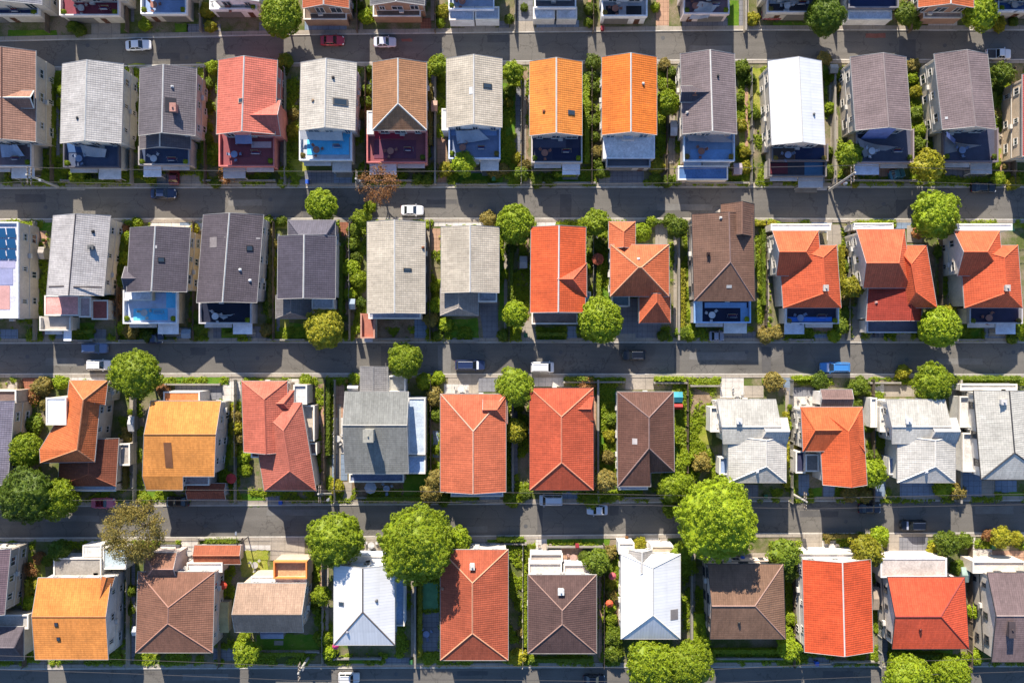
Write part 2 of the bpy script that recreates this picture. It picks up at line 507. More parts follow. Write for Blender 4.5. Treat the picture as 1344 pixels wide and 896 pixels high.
        for i in range(4):
            j = (i+1) % 4
            a, b = o_[i], o_[j]
            if (a.y+b.y)/2 > max(p.y for p in pts) - .3: continue    # open towards the house
            q = [(o_[i].x,o_[i].y), (o_[j].x,o_[j].y), (i_[j].x,i_[j].y), (i_[i].x,i_[i].y)]
            vs = [(u, v, z+.004) for u, v in q] + [(u, v, z+h) for u, v in q]
            g.mesh(vs, [(4,5,6,7),(0,1,5,4),(2,3,7,6),(1,2,6,5),(3,0,4,7)])
        g.build('parapet', plain('parapet', C(*par, 1.0), .75, .2), t)
        if inner:
            for (a0, b0, a1, b1, c) in inner:
                p, q = W(a0, b0, z+.1), W(a1, b1, z+.1)
                MB().box(min(p.x,q.x), min(p.y,q.y), z+.004, max(p.x,q.x), max(p.y,q.y), z+.07).build('deck_panel', plain('deck_paint', C(*c, 1.0), .5, .15), t)
        TERR.append((s, x0, y0, x1, y1, z))
        # front: garage door, entrance door
        y = min(p.y for p in pts) - .02; xa, xb = pts[3].x, pts[2].x; gw = min(4.6, (xb-xa)*.55)
        gx = xa + .5 if random.random() < .5 else xb - .5 - gw
        g = MB(); g.box(gx, y-.05, .02, gx+gw, y, 2.35)
        for k in range(4): g.box(gx+.05, y-.075, .15+k*.56, gx+gw-.05, y-.05, .6+k*.56)
        g.build('garage_door', plain('garage_door', C(*garage), .6, .15), s.e)
        if s.row in (1, 2) and y1 - y0 > 16:
            # pale entrance canopy on posts beside the garage, with a paved step
            px0 = gx+gw+.3 if gx < (xa+xb)/2 - 1 else xa+.2; px1 = xb-.2 if gx < (xa+xb)/2 - 1 else gx-.3
            if px1 - px0 > 1.2:
                c = random.choice([(214,210,206),(232,232,236),(190,184,178),(200,210,225)])
                k = MB().box(px0, y-1.9, 2.45, px1, y-.003, 2.6).build('porch_roof', plain('porch_roof', C(*c, 1.0), .7, .25), s.e)
                for q in (px0+.15, px1-.15): MB().cyl((q, y-1.75, .02), (q, y-1.75, 2.45), .07, n=8).build('post', M_trim_w, k)
                MB().box(px0+.2, y-2.3, .02, px1-.2, y-.9, .2).build('step', M_conc, s.e)
            MB().box(gx-.1, y-.75, 2.5, gx+gw+.1, y-.003, 2.62).build('garage_canopy', plain('porch_roof', C(205,200,196, 1.0), .7, .25), s.e)
        dx = gx+gw+1.1 if gx < (xa+xb)/2 - 1 and gx+gw+2.2 < xb else gx-2.0
        d = MB().box(dx, y-.05, .02, dx+.95, y, 2.15).build('door', plain('door_paint', C(120,80,60), .5, .1), s.e)
        MB().box(dx+.78, y-.12, 1.0, dx+.86, y-.05, 1.1).build('handle', M_metal, d)
        return s
    def awning(s, pts, z=4.4, col=(225,225,225), sag=.35):
        """sun sail / canopy slung above a terrace: a curved sheet with edge poles"""
        q = [W(a, b, z) for a, b in pts]; m = MB(); n = 6; vs = []
        for i in range(n+1):
            for j in range(n+1):
                u, v = i/n, j/n
                p = q[0].lerp(q[1], u).lerp(q[3].lerp(q[2], u), v)
                zz = p.z - sag*4*u*(1-u)*.6 - v*.5 + .12*math.sin(u*9)
                vs.append((p.x, p.y, zz))
        fs = [(i*(n+1)+j, i*(n+1)+j+1, (i+1)*(n+1)+j+1, (i+1)*(n+1)+j) for i in range(n) for j in range(n)]
        k = len(vs); m.mesh(vs + [(a, b, c-.04) for a, b, c in vs], fs + [tuple(x+k for x in f[::-1]) for f in fs])
        o = m.build('awning', plain('awning_cloth', C(*col), .7, .15), s.e)
        g = MB()
        for c in (q[2], q[3]): g.cyl((c.x, c.y, 0.02 if False else 2.9), (c.x, c.y, z-.5), .04)
        g.build('pole', M_metal, o)
        return s
    def win(s, poly, side, floors=(1.1, 4.0), n=3, w=1.2, h=1.15, ztop=None):
        # put n windows on every edge of the wall polygon that faces `side`
        best = None
        for i in range(len(poly)):
            p, q = poly[i], poly[(i+1) % len(poly)]; d = q-p; L = d.length
            if L < 2: continue
            d.normalize(); nn = Vector((d.y, -d.x))
            want = {'e': (1,0), 'w': (-1,0), 'n': (0,1), 's': (0,-1)}[side]
            if nn.dot(Vector(want)) < .8: continue
            best = (p, d, nn, L)
            k = max(1, min(n, int(L/2.6)))
            for fl in floors:
                for j in range(k):
                    ww = w*random.choice((.7, 1, 1, 1.35)); hh = h*random.choice((.8, 1, 1.2))
                    if fl + hh > s.mainz - .35: hh = s.mainz - .35 - fl
                    if hh < .4: continue
                    c = p + d*(L*(j+.5+random.uniform(-.12, .12))/k) + nn*.06
                    fm, pm = window_mesh(round(ww, 1), round(hh, 1), s.trim)
                    f = bpy.data.objects.new('window', fm); COL.objects.link(f); f.parent = s.e
                    f.location = Vector((c.x, c.y, fl)) - ROOT[s.e.name]
                    f.rotation_euler = (0, 0, math.atan2(nn.y, nn.x) - math.pi/2)
                    g = bpy.data.objects.new('pane', pm); COL.objects.link(g); g.parent = f
        if best:
            p, d, nn, L = best
            c = p + d*(L*random.uniform(.25, .75)) + nn*.3
            a = MB().cbox((c.x, c.y, 3.0), .8, .45, .6, math.atan2(d.y, d.x))
            a.build('air_conditioner', M_trim_w, s.e)
            c = p + d*.25 + nn*.07
            MB().cyl((c.x, c.y, .02), (c.x, c.y, s.mainz-.2), .05, n=6).build('drainpipe', s.trim, s.e)
            # string course between the storeys
            c = p + d*(L/2) + nn*.05
            MB().cbox((c.x, c.y, 3.02), L-.1, .08, .16, math.atan2(d.y, d.x)).build('string_course', s.trim, s.e)
        return s
    def auto(s):
        """windows on the walls a passer-by above the middle of the block would see"""
        if s.main:
            if s.c[0] < 650: s.win(s.main, 'e')
            if s.c[0] > 690: s.win(s.main, 'w')
            if s.c[0] < 60 or s.c[0] > 1290: pass
            if s.row <= 2: s.win(s.main, 's', floors=(3.5,), n=3, w=1.5, h=1.9)
            else: s.win(s.main, 'n', floors=(1.1, 4.0), n=3)
            if s.row > 2:
                s.win(s.main, 's', floors=(1.1, 4.0), n=3)
                yy = min(q.y for q in s.main); xs = [q.x for q in s.main if q.y < yy+.5]
                if len(xs) > 1:
                    x = min(xs) + .8; d = MB().box(x, yy-.1, .02, x+.95, yy-.01, 2.15).build('door', plain('door_paint', C(120,80,60), .5, .1), s.e)
                    MB().box(x+.78, yy-.16, 1.0, x+.86, yy-.1, 1.1).build('handle', M_metal, d)
        return s
# ================================================================ ROW 0 : houses cut by the top edge of the view
def h0(short, label, x0, x1, ye, col, kind='tile', yf=28, terr=None, wall=(205,196,182), ax='ns', cap='w', **k):
    h = House(0, short, label, x0, -70, x1, ye, wall)
    h.R(x0, -95, x1, ye, ax, col=col, kind=kind, cap=cap, rise=1.7, **k)
    if terr: h.terrace(x0+2, ye-2, x1-2, yf, z=3.0, **terr)
    h.auto(); return h
h = h0('navy-decked house', 'house at the top left corner with a navy blue deck edge and pale wall', -40, 55, 6, (150,150,160), yf=21,
   terr=dict(floor=(48,70,120), par=(225,222,220), inner=[(-30,6,40,18,(45,62,110))]))
h = h0('maroon-edged house', 'house cut by the top edge with a maroon terrace strip and white parapet', 80, 160, -4, (150,140,140), yf=22,
   terr=dict(floor=(140,60,75), par=(230,220,215)))
h = h0('pale blue-roofed house', 'house cut by the top edge with a flat pale blue roof rimmed in white', 186, 248, -12, (200,200,205), yf=20,
   terr=dict(floor=(150,175,215), par=(240,240,240)))
h = h0('white-roofed house', 'white house with a stepped white roof cut by the top edge', 276, 340, 2, (235,235,235), 'metal', yf=14,
   terr=dict(floor=(220,220,220), par=(245,245,245)), wall=(235,235,232))
h = h0('terracotta-roofed house', 'house with terracotta roof edge and brown garage doors left of a pylon driveway', 397, 458, 11, (200,105,65), wall=(150,125,105), yf=27)
h.flat(399, 8, 455, 26, z=2.9, col=(130,110,98), par=.2)
h = h0('grey-roofed house', 'house with a dark grey roof edge over a brown stone front', 486, 557, 7, (120,118,120), wall=(160,130,105), yf=24)
h.flat(490, 6, 552, 22, z=2.8, col=(150,120,98), par=.2)
h = h0('pale white-blue house', 'pale blue-white boxy house with several flat roofs cut by the top edge', 588, 650, -14, (200,205,215), yf=14, terr=dict(floor=(175,190,215), par=(225,228,235)), wall=(215,218,226))
h.flat(590, 10, 622, 27, z=2.8, col=(205,212,225)); h.flat(624, 10, 655, 26, z=2.9, col=(190,195,205))
h = h0('white-canopied house', 'white and grey house with two white canopies over its front', 700, 757, -6, (190,190,195), yf=12, terr=dict(floor=(120,120,128), par=(225,225,225)), wall=(210,208,204))
h.flat(700, 10, 728, 25, z=2.7, col=(235,235,238), par=.15); h.flat(731, 10, 757, 25, z=2.7, col=(225,225,228), par=.15)
h = h0('black-and-white house', 'white house front with black openings between two hedges', 788, 850, -4, (200,200,205), yf=23, terr=dict(floor=(190,190,195), par=(240,240,240), inner=[(795,8,812,20,(40,40,44)),(822,8,842,20,(40,40,44))]), wall=(225,225,225))
h = h0('mauve-and-white house', 'white and mauve house with a triangular white awning', 895, 957, -8, (180,160,160), yf=20, terr=dict(floor=(150,120,125), par=(230,215,210)), wall=(220,205,200))
h.awning([(918,2),(945,4),(930,22),(905,24)], 3.9, (225,220,215))
h = h0('grey-decked house', 'grey house with white crossbars over a dark deck beside a dark tree', 1004, 1074, -6, (130,125,130), yf=18, terr=dict(floor=(70,66,74), par=(215,210,208), inner=[(1010,0,1062,5,(205,200,200)),(1030,-4,1036,16,(215,212,210))]))
h = h0('navy-roofed house', 'house with a flat navy roof and white front cut by the top edge', 1110, 1178, -40, (120,118,130), yf=12, terr=dict(floor=(38,52,92), par=(120,118,125)), wall=(225,225,225))
h.flat(1113, 14, 1170, 26, z=2.7, col=(215,218,225), par=.15)
h = h0('orange-edged house', 'house with an orange tiled roof edge and white driveway by a bright tree', 1205, 1278, 10, (215,110,60), wall=(170,135,115), yf=25)
h.flat(1212, 8, 1262, 24, z=2.8, col=(185,165,150), par=.15)
h = h0('blue-edged house', 'blue and white house at the top right corner of the view', 1305, 1390, -4, (170,190,225), 'metal', yf=16, terr=dict(floor=(80,110,165), par=(225,228,235)))

# ================================================================ ROW 1
h = House(1, 'brown-tiled corner house', 'brown tiled house with a stepped roof cut by the left edge, upper row', -28, 67, 47, 190, (196,182,166))
h.R(-28, 67, 47, 186, 'ns', col=(172,128,108), rid=2, cap=(120,84,72))
h.R(-30, 119, 44, 142, 'ew', None, 41, col=(182,132,108), eave=7.9, rise=1.1, walls=False, cap='w')
h.terrace(-28, 186, 44, 219, floor=(128,112,118), par=(215,200,192)); h.awning([(0,190),(22,190),(30,204),(0,206)], 4.4, (190,205,230)); h.auto()

h = House(1, 'light grey gabled house', 'plain light grey gabled house with a navy terrace, nearest the left edge', 82, 85, 162, 190, (200,200,190))
h.R(82, 84, 162, 188, 'ns', col=(208,202,196), sk=-3, cap='w'); h.feature('vent', 102, 155, col=(60,60,60))
h.terrace(87, 188, 158, 220, floor=(78,90,118), inner=[(88,188,124,200,(60,90,135))], par=(90,88,98), awn=1); h.awning([(105,190),(140,196),(136,206),(108,204)], 4.2, (205,208,214)); h.auto()

h = House(1, 'dark grey chimneyed house', 'dark grey tiled house with a small brick chimney and chevron porch gable', 181, 88, 258, 195, (196,184,170))
h.R(184, 90, 258, 178, 'ns', col=(122,114,118), sk=-2, cap='w'); h.feature('chimney', 230, 143, .9, 1.3, .8, (205,150,135)); h.feature('vent', 226, 114, col=(210,210,210))
h.feature('patch', 224, 138, 1.6, 2.4, col=(60,58,66))  # dark patch: shade of the skylight recess, put into its colour
h.R(183, 178, 250, 196, 'ns', col=(120,112,116), eave=4.6, rise=2.2, cap='w', walls=True)
h.terrace(185, 194, 250, 217, floor=(72,86,116), par=(160,152,150)); h.auto()

h = House(1, 'coral-roofed house', 'coral red roofed house with a lower right wing and maroon terrace', 285, 80, 366, 222, (205,130,120))
h.R(287, 79, 364, 176, 'ns', col=(232,126,104), sk=-3, cap='w'); h.feature('skylight', 316, 132, .9, .8, col=(240,190,160))
h.R(330, 132, 368, 178, 'ew', None, None, col=(222,118,100), eave=6.6, rise=2.0, cap=None, walls=True)
h.terrace(290, 174, 361, 219, floor=(150,78,82), par=(205,120,112), inner=[(303,182,328,206,(120,56,66)),(330,186,356,194,(200,180,180))], garage=(170,90,84)); h.awning([(308,176),(330,176),(330,188),(308,188)], 4.6, (150,170,215), .1); h.auto()

h = House(1, 'cream pool-terraced house', 'cream gabled house with a bright pool-blue terrace and white awning', 394, 81, 468, 215, (205,200,192))
h.R(395, 82, 468, 171, 'ns', col=(226,216,200), sk=-2, cap='w'); h.feature('skylight', 447, 134, 2.4, 1.1, col=(120,115,110)); h.feature('vent', 437, 102, col=(70,62,60)); h.feature('vent', 411, 132, col=(180,150,120))
h.terrace(395, 172, 462, 211, floor=(205,208,215), par=(240,240,244), inner=[(403,180,458,203,(90,195,240)),(450,172,460,180,(90,195,240))]); h.awning([(393,170),(448,170),(450,184),(393,182)], 4.6, (235,235,235)); h.auto()

h = House(1, 'maroon-terraced brown house', 'brown tiled gabled house with a hipped front and maroon terrace', 488, 82, 559, 216, (210,150,140))
h.R(489, 82, 560, 171, 'ns', None, 136, col=(188,134,94), cap='w')
h.flat(482, 146, 490, 176, z=5.0, col=(225,225,225), par=.1)
h.terrace(483, 171, 560, 214, floor=(150,84,86), par=(196,112,108), inner=[(491,184,546,208,(104,56,74)),(492,173,530,182,(150,40,62))], garage=(160,100,95)); h.auto()

h = House(1, 'beige skylit house', 'beige gabled house with a skylight and a blue-grey terrace', 586, 75, 658, 212, (214,214,214))
h.R(586, 77, 659, 167, 'ns', col=(216,202,180), cap='w'); h.feature('skylight', 640, 113, 1.5, .8, col=(70,72,70)); h.feature('patch', 618, 119, .6, 1.2, col=(235,235,235))
h.flat(580, 143, 588, 171, z=4.8, col=(225,225,225), par=.1)
h.terrace(590, 167, 656, 209, floor=(128,142,172), par=(205,215,235), inner=[(592,170,652,178,(130,160,205))]); h.awning([(598,172),(628,170),(642,182),(600,188)], 4.4, (205,212,225)); h.auto()

h = House(1, 'left plain orange house', 'plain bright orange gabled house with a split dark terrace, left of the orange pair', 694, 80, 764, 214, (190,180,172))
h.R(695, 81, 764, 178, 'ns', col=(252,152,60), cap='w'); h.feature('skylight', 750, 148, 1.2, .8, col=(90,90,95)); h.feature('vent', 714, 146, col=(150,90,60))
h.terrace(698, 178, 763, 214, floor=(62,66,92), par=(186,176,170), inner=[(699,180,743,194,(80,84,106)),(725,194,761,209,(34,40,72)),(703,179,718,183,(40,100,170))]); h.auto()

h = House(1, 'white-terraced orange house', 'brightest orange gabled house with a white terrace roof in front', 789, 73, 862, 208, (200,190,180))
h.R(790, 75, 862, 177, 'ns', col=(252,134,40), cap='w'); h.feature('vent', 844, 110, col=(230,230,220))
h.flat(792, 177, 859, 208, z=3.6, col=(255,255,255), par=.12, parc=(255,255,255)); h.flat(817, 172, 832, 184, z=4.4, col=(225,230,240), par=.08)
h.terrace(796, 206, 852, 220, z=2.7, floor=(110,108,116), par=(150,148,150)); h.auto()

h = House(1, 'mauve-grey dormered house', 'mauve grey tiled house with a curved dark dormer and pale blue terrace', 893, 69, 967, 213, (206,192,178))
h.R(893, 71, 964, 176, 'ns', col=(140,124,124), sk=3, cap='w'); h.feature('vent', 942, 100, col=(60,58,60)); h.feature('chimney', 911, 124, .6, .7, .5, (190,120,90)); h.feature('vent', 902, 148, col=(220,215,210))
h.R(893, 113, 934, 134, 'ew', None, None, col=(96,86,92), eave=7.8, rise=1.1, walls=False)
h.terrace(897, 176, 962, 212, floor=(146,170,200), par=(205,215,225), inner=[(906,196,960,210,(120,160,205))]); h.awning([(900,174),(940,172),(965,186),(905,184)], 5.0, (170,168,172), .5)
h.flat(890, 218, 955, 236, z=2.85, col=(84,122,172), par=.1); h.auto()

h = House(1, 'plain white house', 'plain white metal roofed gabled house, brightest roof of its row', 1008, 80, 1084, 215, (206,196,180))
h.R(1008, 80, 1078, 190, 'ns', col=(255,255,255), kind='metal', sk=5, cap='w'); h.feature('vent', 1068, 150, .6, col=(120,120,120))
h.terrace(1012, 190, 1084, 212, floor=(110,92,86), par=(120,110,108), inner=[(1044,194,1082,209,(34,46,82))]); h.terrace(1008, 210, 1082, 232, z=2.7, floor=(74,70,78), par=(120,112,108), inner=[(1056,212,1080,230,(70,110,140)),(1010,214,1034,228,(110,40,46))]); h.auto()

h = House(1, 'left mauve house', 'mauve grey gabled house with navy terrace, left of the matching pair', 1115, 74, 1196, 215, (214,200,182), 'w')
h.R(1116, 75, 1189, 171, 'ns', col=(152,132,130), sk=7, cap=(170,152,148)); 
h.terrace(1122, 171, 1196, 214, floor=(84,86,102), par=(150,135,135), garage=(190,170,160)); h.awning([(1124,180),(1150,190),(1180,192),(1136,206)], 4.0, (190,180,176), .5); h.feature('patch', 1146, 179, 4.5, .9, col=(130,150,215)); h.auto()

h = House(1, 'right mauve house', 'mauve grey gabled house with navy terrace, right of the matching pair', 1225, 70, 1307, 214, (214,200,180))
h.R(1226, 71, 1296, 170, 'ns', col=(150,131,130), sk=11, cap=(165,148,145)); h.feature('patch', 1242, 155, .4, .4, col=(220,220,220))
h.terrace(1236, 170, 1306, 213, floor=(80,82,100), par=(120,108,112), garage=(160,140,138)); h.awning([(1238,172),(1252,188),(1290,190),(1240,202)], 4.0, (184,174,168), .5); h.feature('patch', 1260, 176, 4.5, .9, col=(120,140,200)); h.auto()

h = House(1, 'red-roofed corner house', 'red roofed beige house cut by the right edge, upper row', 1330, 98, 1400, 225, (214,190,160))
h.R(1342, 98, 1420, 205, 'ns', col=(196,84,74), cap='w'); h.auto()

# ================================================================ ROW 2
h = House(2, 'solar-panelled flat house', 'flat roofed house with blue solar panels and pink deck at the left edge', -40, 291, 26, 417, (206,192,176))
h.flat(-50, 292, 25, 417, z=6.2, col=(214,212,226), par=.35, parc=(240,240,240))
for r_ in range(3):
    for c_ in range(2):
        z = 6.2; p, q = W(-2+c_*13, 300+r_*14, z), W(9.5+c_*13, 312+r_*14, z)
        m = MB(); m.mesh([(p.x, q.y, z+.25), (q.x, q.y, z+.25), (q.x, p.y, z+.65), (p.x, p.y, z+.65), (p.x, q.y, z+.20), (q.x, q.y, z+.20), (q.x, p.y, z+.60), (p.x, p.y, z+.60)], [(0,1,2,3),(7,6,5,4),(0,4,5,1),(1,5,6,2),(2,6,7,3),(3,7,4,0)])
        o = m.build('solar_panel', glass_mat('solar_cell', (.02,.10,.22,1), .15), h.lastroof)
for (a,b,c,d,col) in ((-40,342,20,352,(190,185,215)),(-40,353,17,374,(172,174,212)),(-40,375,13,406,(235,178,170))):
    p, q = W(a, b, 6.2), W(c, d, 6.2)
    MB().box(p.x, q.y, 6.204, q.x, p.y, 6.26).build('deck_panel', plain('deck_paint', C(*col), .6, .15), h.lastroof)
ip = inset([W(-50,292,6.2), W(25,292,6.2), W(25,417,6.2), W(-50,417,6.2)], 0); h.main, h.mainz = ip, 6.0
h.auto()

h = House(2, 'pink-porched grey house', 'long light grey roofed house with a pink flat porch and brick red side porch', 62, 280, 146, 420, (205,202,190))
h.R(70, 283, 145, 388, 'ns', col=(206,199,195), sk=-9, cap=(110,100,100)); h.feature('vent', 122, 304, col=(40,40,40)); h.feature('chimney', 121, 325, .8, .6, .4, (120,120,120)); 
h.feature('patch', 74, 376, 3.4, .25, col=(90,80,80)); h.feature('patch', 117, 377, 4.4, .25, col=(90,80,80))
h.flat(59, 388, 104, 414, z=3.6, col=(240,168,158), par=.1); h.flat(105, 390, 120, 416, z=3.4, col=(196,170,168), par=.3); h.flat(121, 394, 142, 419, z=3.2, col=(160,86,76), par=.12)
h.terrace(56, 416, 95, 433, z=2.6, floor=(190,180,170), par=(205,200,190)); h.auto()

h = House(2, 'pool-terraced charcoal house', 'charcoal roofed house with a broad white and pool-blue terrace, upper-middle row', 165, 297, 250, 425, (215,190,150))
h.R(171, 299, 250, 383, 'ns', col=(98,90,98), sk=-5, cap='w'); h.feature('skylight', 212, 341, 1, .8, col=(50,48,54))
h.R(164, 350, 206, 382, 'ew', None, None, col=(104,96,104), eave=5.9, rise=1.2, walls=False)
h.feature('patch', 205, 324, .25, .5, col=(220,215,210)); h.flat(162, 381, 199, 394, z=4.8, col=(232,232,236), par=.1)
h.terrace(165, 384, 234, 424, floor=(200,212,235), par=(242,242,245), inner=[(175,405,220,420,(95,195,240)),(218,384,234,404,(95,195,240)),(202,385,218,398,(170,185,215))]); h.auto()

h = House(2, 'long charcoal house', 'long charcoal tiled house with a black deck holding white shapes', 258, 281, 347, 425, (190,184,180))
h.R(267, 282, 346, 397, 'ns', col=(104,94,100), sk=-9, cap='w'); h.feature('skylight', 328, 326, 1, .9, col=(40,38,40)); h.feature('vent', 315, 354, col=(240,240,240)); h.feature('vent', 328, 368, col=(240,240,240)); h.feature('patch', 280, 318, 1.4, 1.8, col=(150,140,138))
h.feature('patch', 318, 312, 5.5, .25, col=(200,190,188))
h.terrace(264, 398, 331, 424, floor=(30,36,58), par=(190,186,186)); h.awning([(272,406),(290,414),(306,412),(292,419)], 3.9, (215,215,215), .3); h.auto()

h = House(2, 'pyramid-porched charcoal house', 'charcoal roofed house with a grey pyramid roofed porch at its front left', 362, 289, 444, 420, (196,194,192))
h.R(378, 289, 440, 330, 'ew', 392, 428, col=(104,100,112), eave=5.4, rise=1.8)
h.R(365, 310, 441, 392, 'ns', col=(92,86,98), cap='w', sk=-1)
h.R(362, 388, 410, 418, 'ns', 389, 410, col=(140,134,132), eave=3.6, rise=2.2); h.flat(410, 392, 438, 405, z=3.6, col=(205,205,210)); h.auto()

h = House(2, 'left beige house', 'long beige tiled gabled house with one small dark skylight', 482, 289, 558, 415, (205,196,186))
h.R(482, 291, 558, 411, 'ns', col=(216,202,180), sk=0, cap='w'); h.feature('skylight', 535, 354, 1.3, .5, col=(50,48,48)); h.feature('vent', 555, 325, col=(150,90,60))
h.flat(484, 410, 552, 418, z=4.4, col=(170,170,182), par=.1); h.terrace(475, 412, 492, 443, z=2.6, floor=(176,110,90), par=(190,140,120)); h.auto()

h = House(2, 'right beige house', 'beige tiled gabled house with a hipped porch and curved grey driveway', 579, 296, 655, 416, (205,200,192))
h.R(579, 298, 655, 384, 'ns', col=(216,202,180), rid=617, cap='w', dy=0)
h.R(578, 379, 628, 414, 'ns', 381, 404, col=(176,166,156), eave=4.4, rise=2.0); h.flat(628, 383, 652, 396, z=4.2, col=(160,165,175)); h.auto()

h = House(2, 'cross-gabled red house', 'bright red roofed house with a small cross gable on its right slope', 696, 297, 769, 420, (205,196,190))
h.R(697, 298, 769, 410, 'ns', col=(240,104,52), cap='w', sk=-1)
h.R(731, 345, 770, 390, 'ew', None, 752, col=(226,104,68), eave=6.3, rise=2.2, walls=True, cap=None)
h.flat(698, 410, 758, 425, z=3.2, col=(150,130,120)); h.flat(767, 383, 775, 398, z=3.4, col=(150,195,225)); h.auto()

h = House(2, 'winged orange house', 'orange hip roofed house with small north and south wings', 799, 290, 880, 424, (205,200,190))
h.R(801, 321, 878, 389, 'ew', 838, 842, col=(232,120,72), cap=(240,170,130), rise=3.0, rid=351); h.feature('vent', 838, 340, col=(240,240,235))
h.R(799, 291, 834, 326, 'ns', 304, None, col=(234,126,80), eave=5.6, rise=2.2)
h.R(839, 386, 880, 424, 'ns', None, 396, col=(222,112,70), eave=5.2, rise=2.2); h.flat(803, 388, 826, 402, z=3.0, col=(120,140,150)); h.auto()

h = House(2, 'large brown house', 'large brown tiled house with a blue rimmed navy terrace and rear gable peak', 907, 270, 994, 425, (222,210,196), 'd')
h.R(908, 281, 988, 395, 'ns', None, 344, col=(134,100,82), rid=957, sk=3, cap=(160,130,120)); h.feature('vent', 946, 286, col=(220,215,205)); h.feature('chimney', 929, 334, .4, .5, .4, (60,40,36)); h.feature('patch', 957, 376, .9, .5, col=(235,230,220))
h.R(946, 268, 990, 310, 'ns', col=(142,106,88), eave=5.8, rise=3.0, walls=True)
h.terrace(911, 395, 983, 423, floor=(26,34,66), par=(150,185,225), inner=[(911,395,922,423,(205,225,240)),(925,397,980,404,(140,180,225)),(972,404,982,423,(130,175,220))]); h.auto()

def redL(short, label, dx, vent=True):
    h = House(2, short, label, 1010+dx, 302, 1106+dx, 425, (225,215,200))
    h.R(1014+dx, 303, 1074+dx, 362, 'ew', None, 1058+dx, col=(238,112,66), sk=5, rise=2.6, eave=6.4, cap=None)
    h.R(1022+dx, 322, 1098+dx, 404, 'ns', 338, 384, col=(236,106,62), rid=1079+dx, sk=6, eave=5.9, rise=2.9, cap=None)
    if vent: h.feature('chimney', 1083+dx, 378, .7, .9, .5, (215,205,195))
    h.flat(1012+dx, 294, 1090+dx, 302, z=4.4, col=(225,222,225), par=.1)
    return h
h = redL('left red house', 'red L-shaped roof house with a blue glazed balcony at its front', 0)
h.terrace(1030, 404, 1098, 424, z=3.4, floor=(50,50,74), par=(200,200,205), inner=[(1034,416,1092,422,(60,130,235))]); h.auto()
h = House(2, 'two-toned red house', 'red roofed house whose lower front slope is dark red, beside a round tree', 1120, 300, 1232, 430, (225,215,200))
h.R(1124, 301, 1187, 378, 'ew', None, 1180, col=(240,116,74), eave=6.6, rise=2.4, rid=345, sk=9)
h.R(1176, 322, 1216, 404, 'ns', 346, 384, col=(234,106,62), eave=6.0, rise=2.8, sk=14, rid=1192)
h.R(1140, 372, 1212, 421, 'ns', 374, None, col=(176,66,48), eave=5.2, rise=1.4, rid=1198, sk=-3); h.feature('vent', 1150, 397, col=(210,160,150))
h.flat(1120, 293, 1172, 301, z=4.2, col=(228,226,230), par=.1); h.terrace(1136, 420, 1206, 436, z=2.8, floor=(120,120,138), par=(190,190,195)); h.auto()
h = redL('right red house', 'red L-shaped roof house with a long navy balcony, cut by the right edge', 238)
h.terrace(1270, 404, 1338, 424, z=3.4, floor=(58,56,84), par=(180,175,178)); h.auto()

# ================================================================ ROW 3
h = House(3, 'left-edge grey house', 'lilac grey roofed house cut by the left edge, lower-middle row', -60, 512, 18, 640, (190,170,150))
h.R(-60, 526, 19, 636, 'ns', col=(150,142,156), sk=-9, cap='w'); h.flat(-60, 512, 22, 528, z=4.6, col=(120,98,92)); h.auto()

h = House(3, 'white-squared orange house', 'orange roofed house with a white square deck and a brown lower wing', 52, 499, 158, 640, (206,190,170))
E = 6.2; Z = 8.7
def P3(l): return [W(*p) for p in l]
vs = P3([(91,499,E),(142,499,E),(138,531,E),(131,531,E),(124,606,E),(53,607,E),(52,590,E),(88,530,E),(109,525,Z),(101,590,Z)])
h.roof(vs, [(0,8,1),(0,7,6,9,8),(6,5,9),(5,4,9),(1,8,2),(2,8,3),(3,8,9,4)], [0,1,2,3,4,5,6,7], C(228,122,66), 'tile', [(0,8),(1,8),(8,9),(9,4),(9,5)], plain('ridge_tile', C(245,160,110)), True, .5)
h.flat(61, 522, 87, 557, z=7.0, col=(236,238,240), par=.12)
h.R(80, 575, 156, 638, 'ns', None, 622, col=(142,80,56), eave=4.0, rise=1.8, rid=118, sk=-4); h.flat(96, 636, 152, 644, z=3.2, col=(170,185,205), par=.1); h.flat(157, 582, 171, 610, z=2.8, col=(170,160,150)); h.auto()

h = House(3, 'bright orange wide house', 'bright orange house with its ridge running left to right and brown lean-to', 186, 517, 290, 645, (190,186,182))
E = 6.4; Z = 7.9
vs = P3([(198,526,E),(290,526,E),(281,625,E),(240,625,E),(240,643,5.4),(192,643,5.4),(187,625,E),(189,570,Z),(283,570,Z)])
h.roof(vs, [(0,7,8,1),(7,6,3,2,8),(6,5,4,3)], [0,1,8,2,3,4,5,6,7], C(254,166,78), 'tile', [(7,8)], plain('ridge_tile', C(205,130,70)), True, .4)
h.feature('patch', 221, 597, 1.3, 4.4, col=(150,100,66)); h.flat(215, 514, 262, 527, z=5.0, col=(226,134,72), par=.1)  # brown patch: a chimney's cast shadow painted on the slope
h.flat(241, 622, 275, 636, z=3.6, col=(190,170,165)); h.R(246, 634, 296, 655, 'ew', None, None, col=(168,92,66), eave=3.0, rise=.8); h.auto()

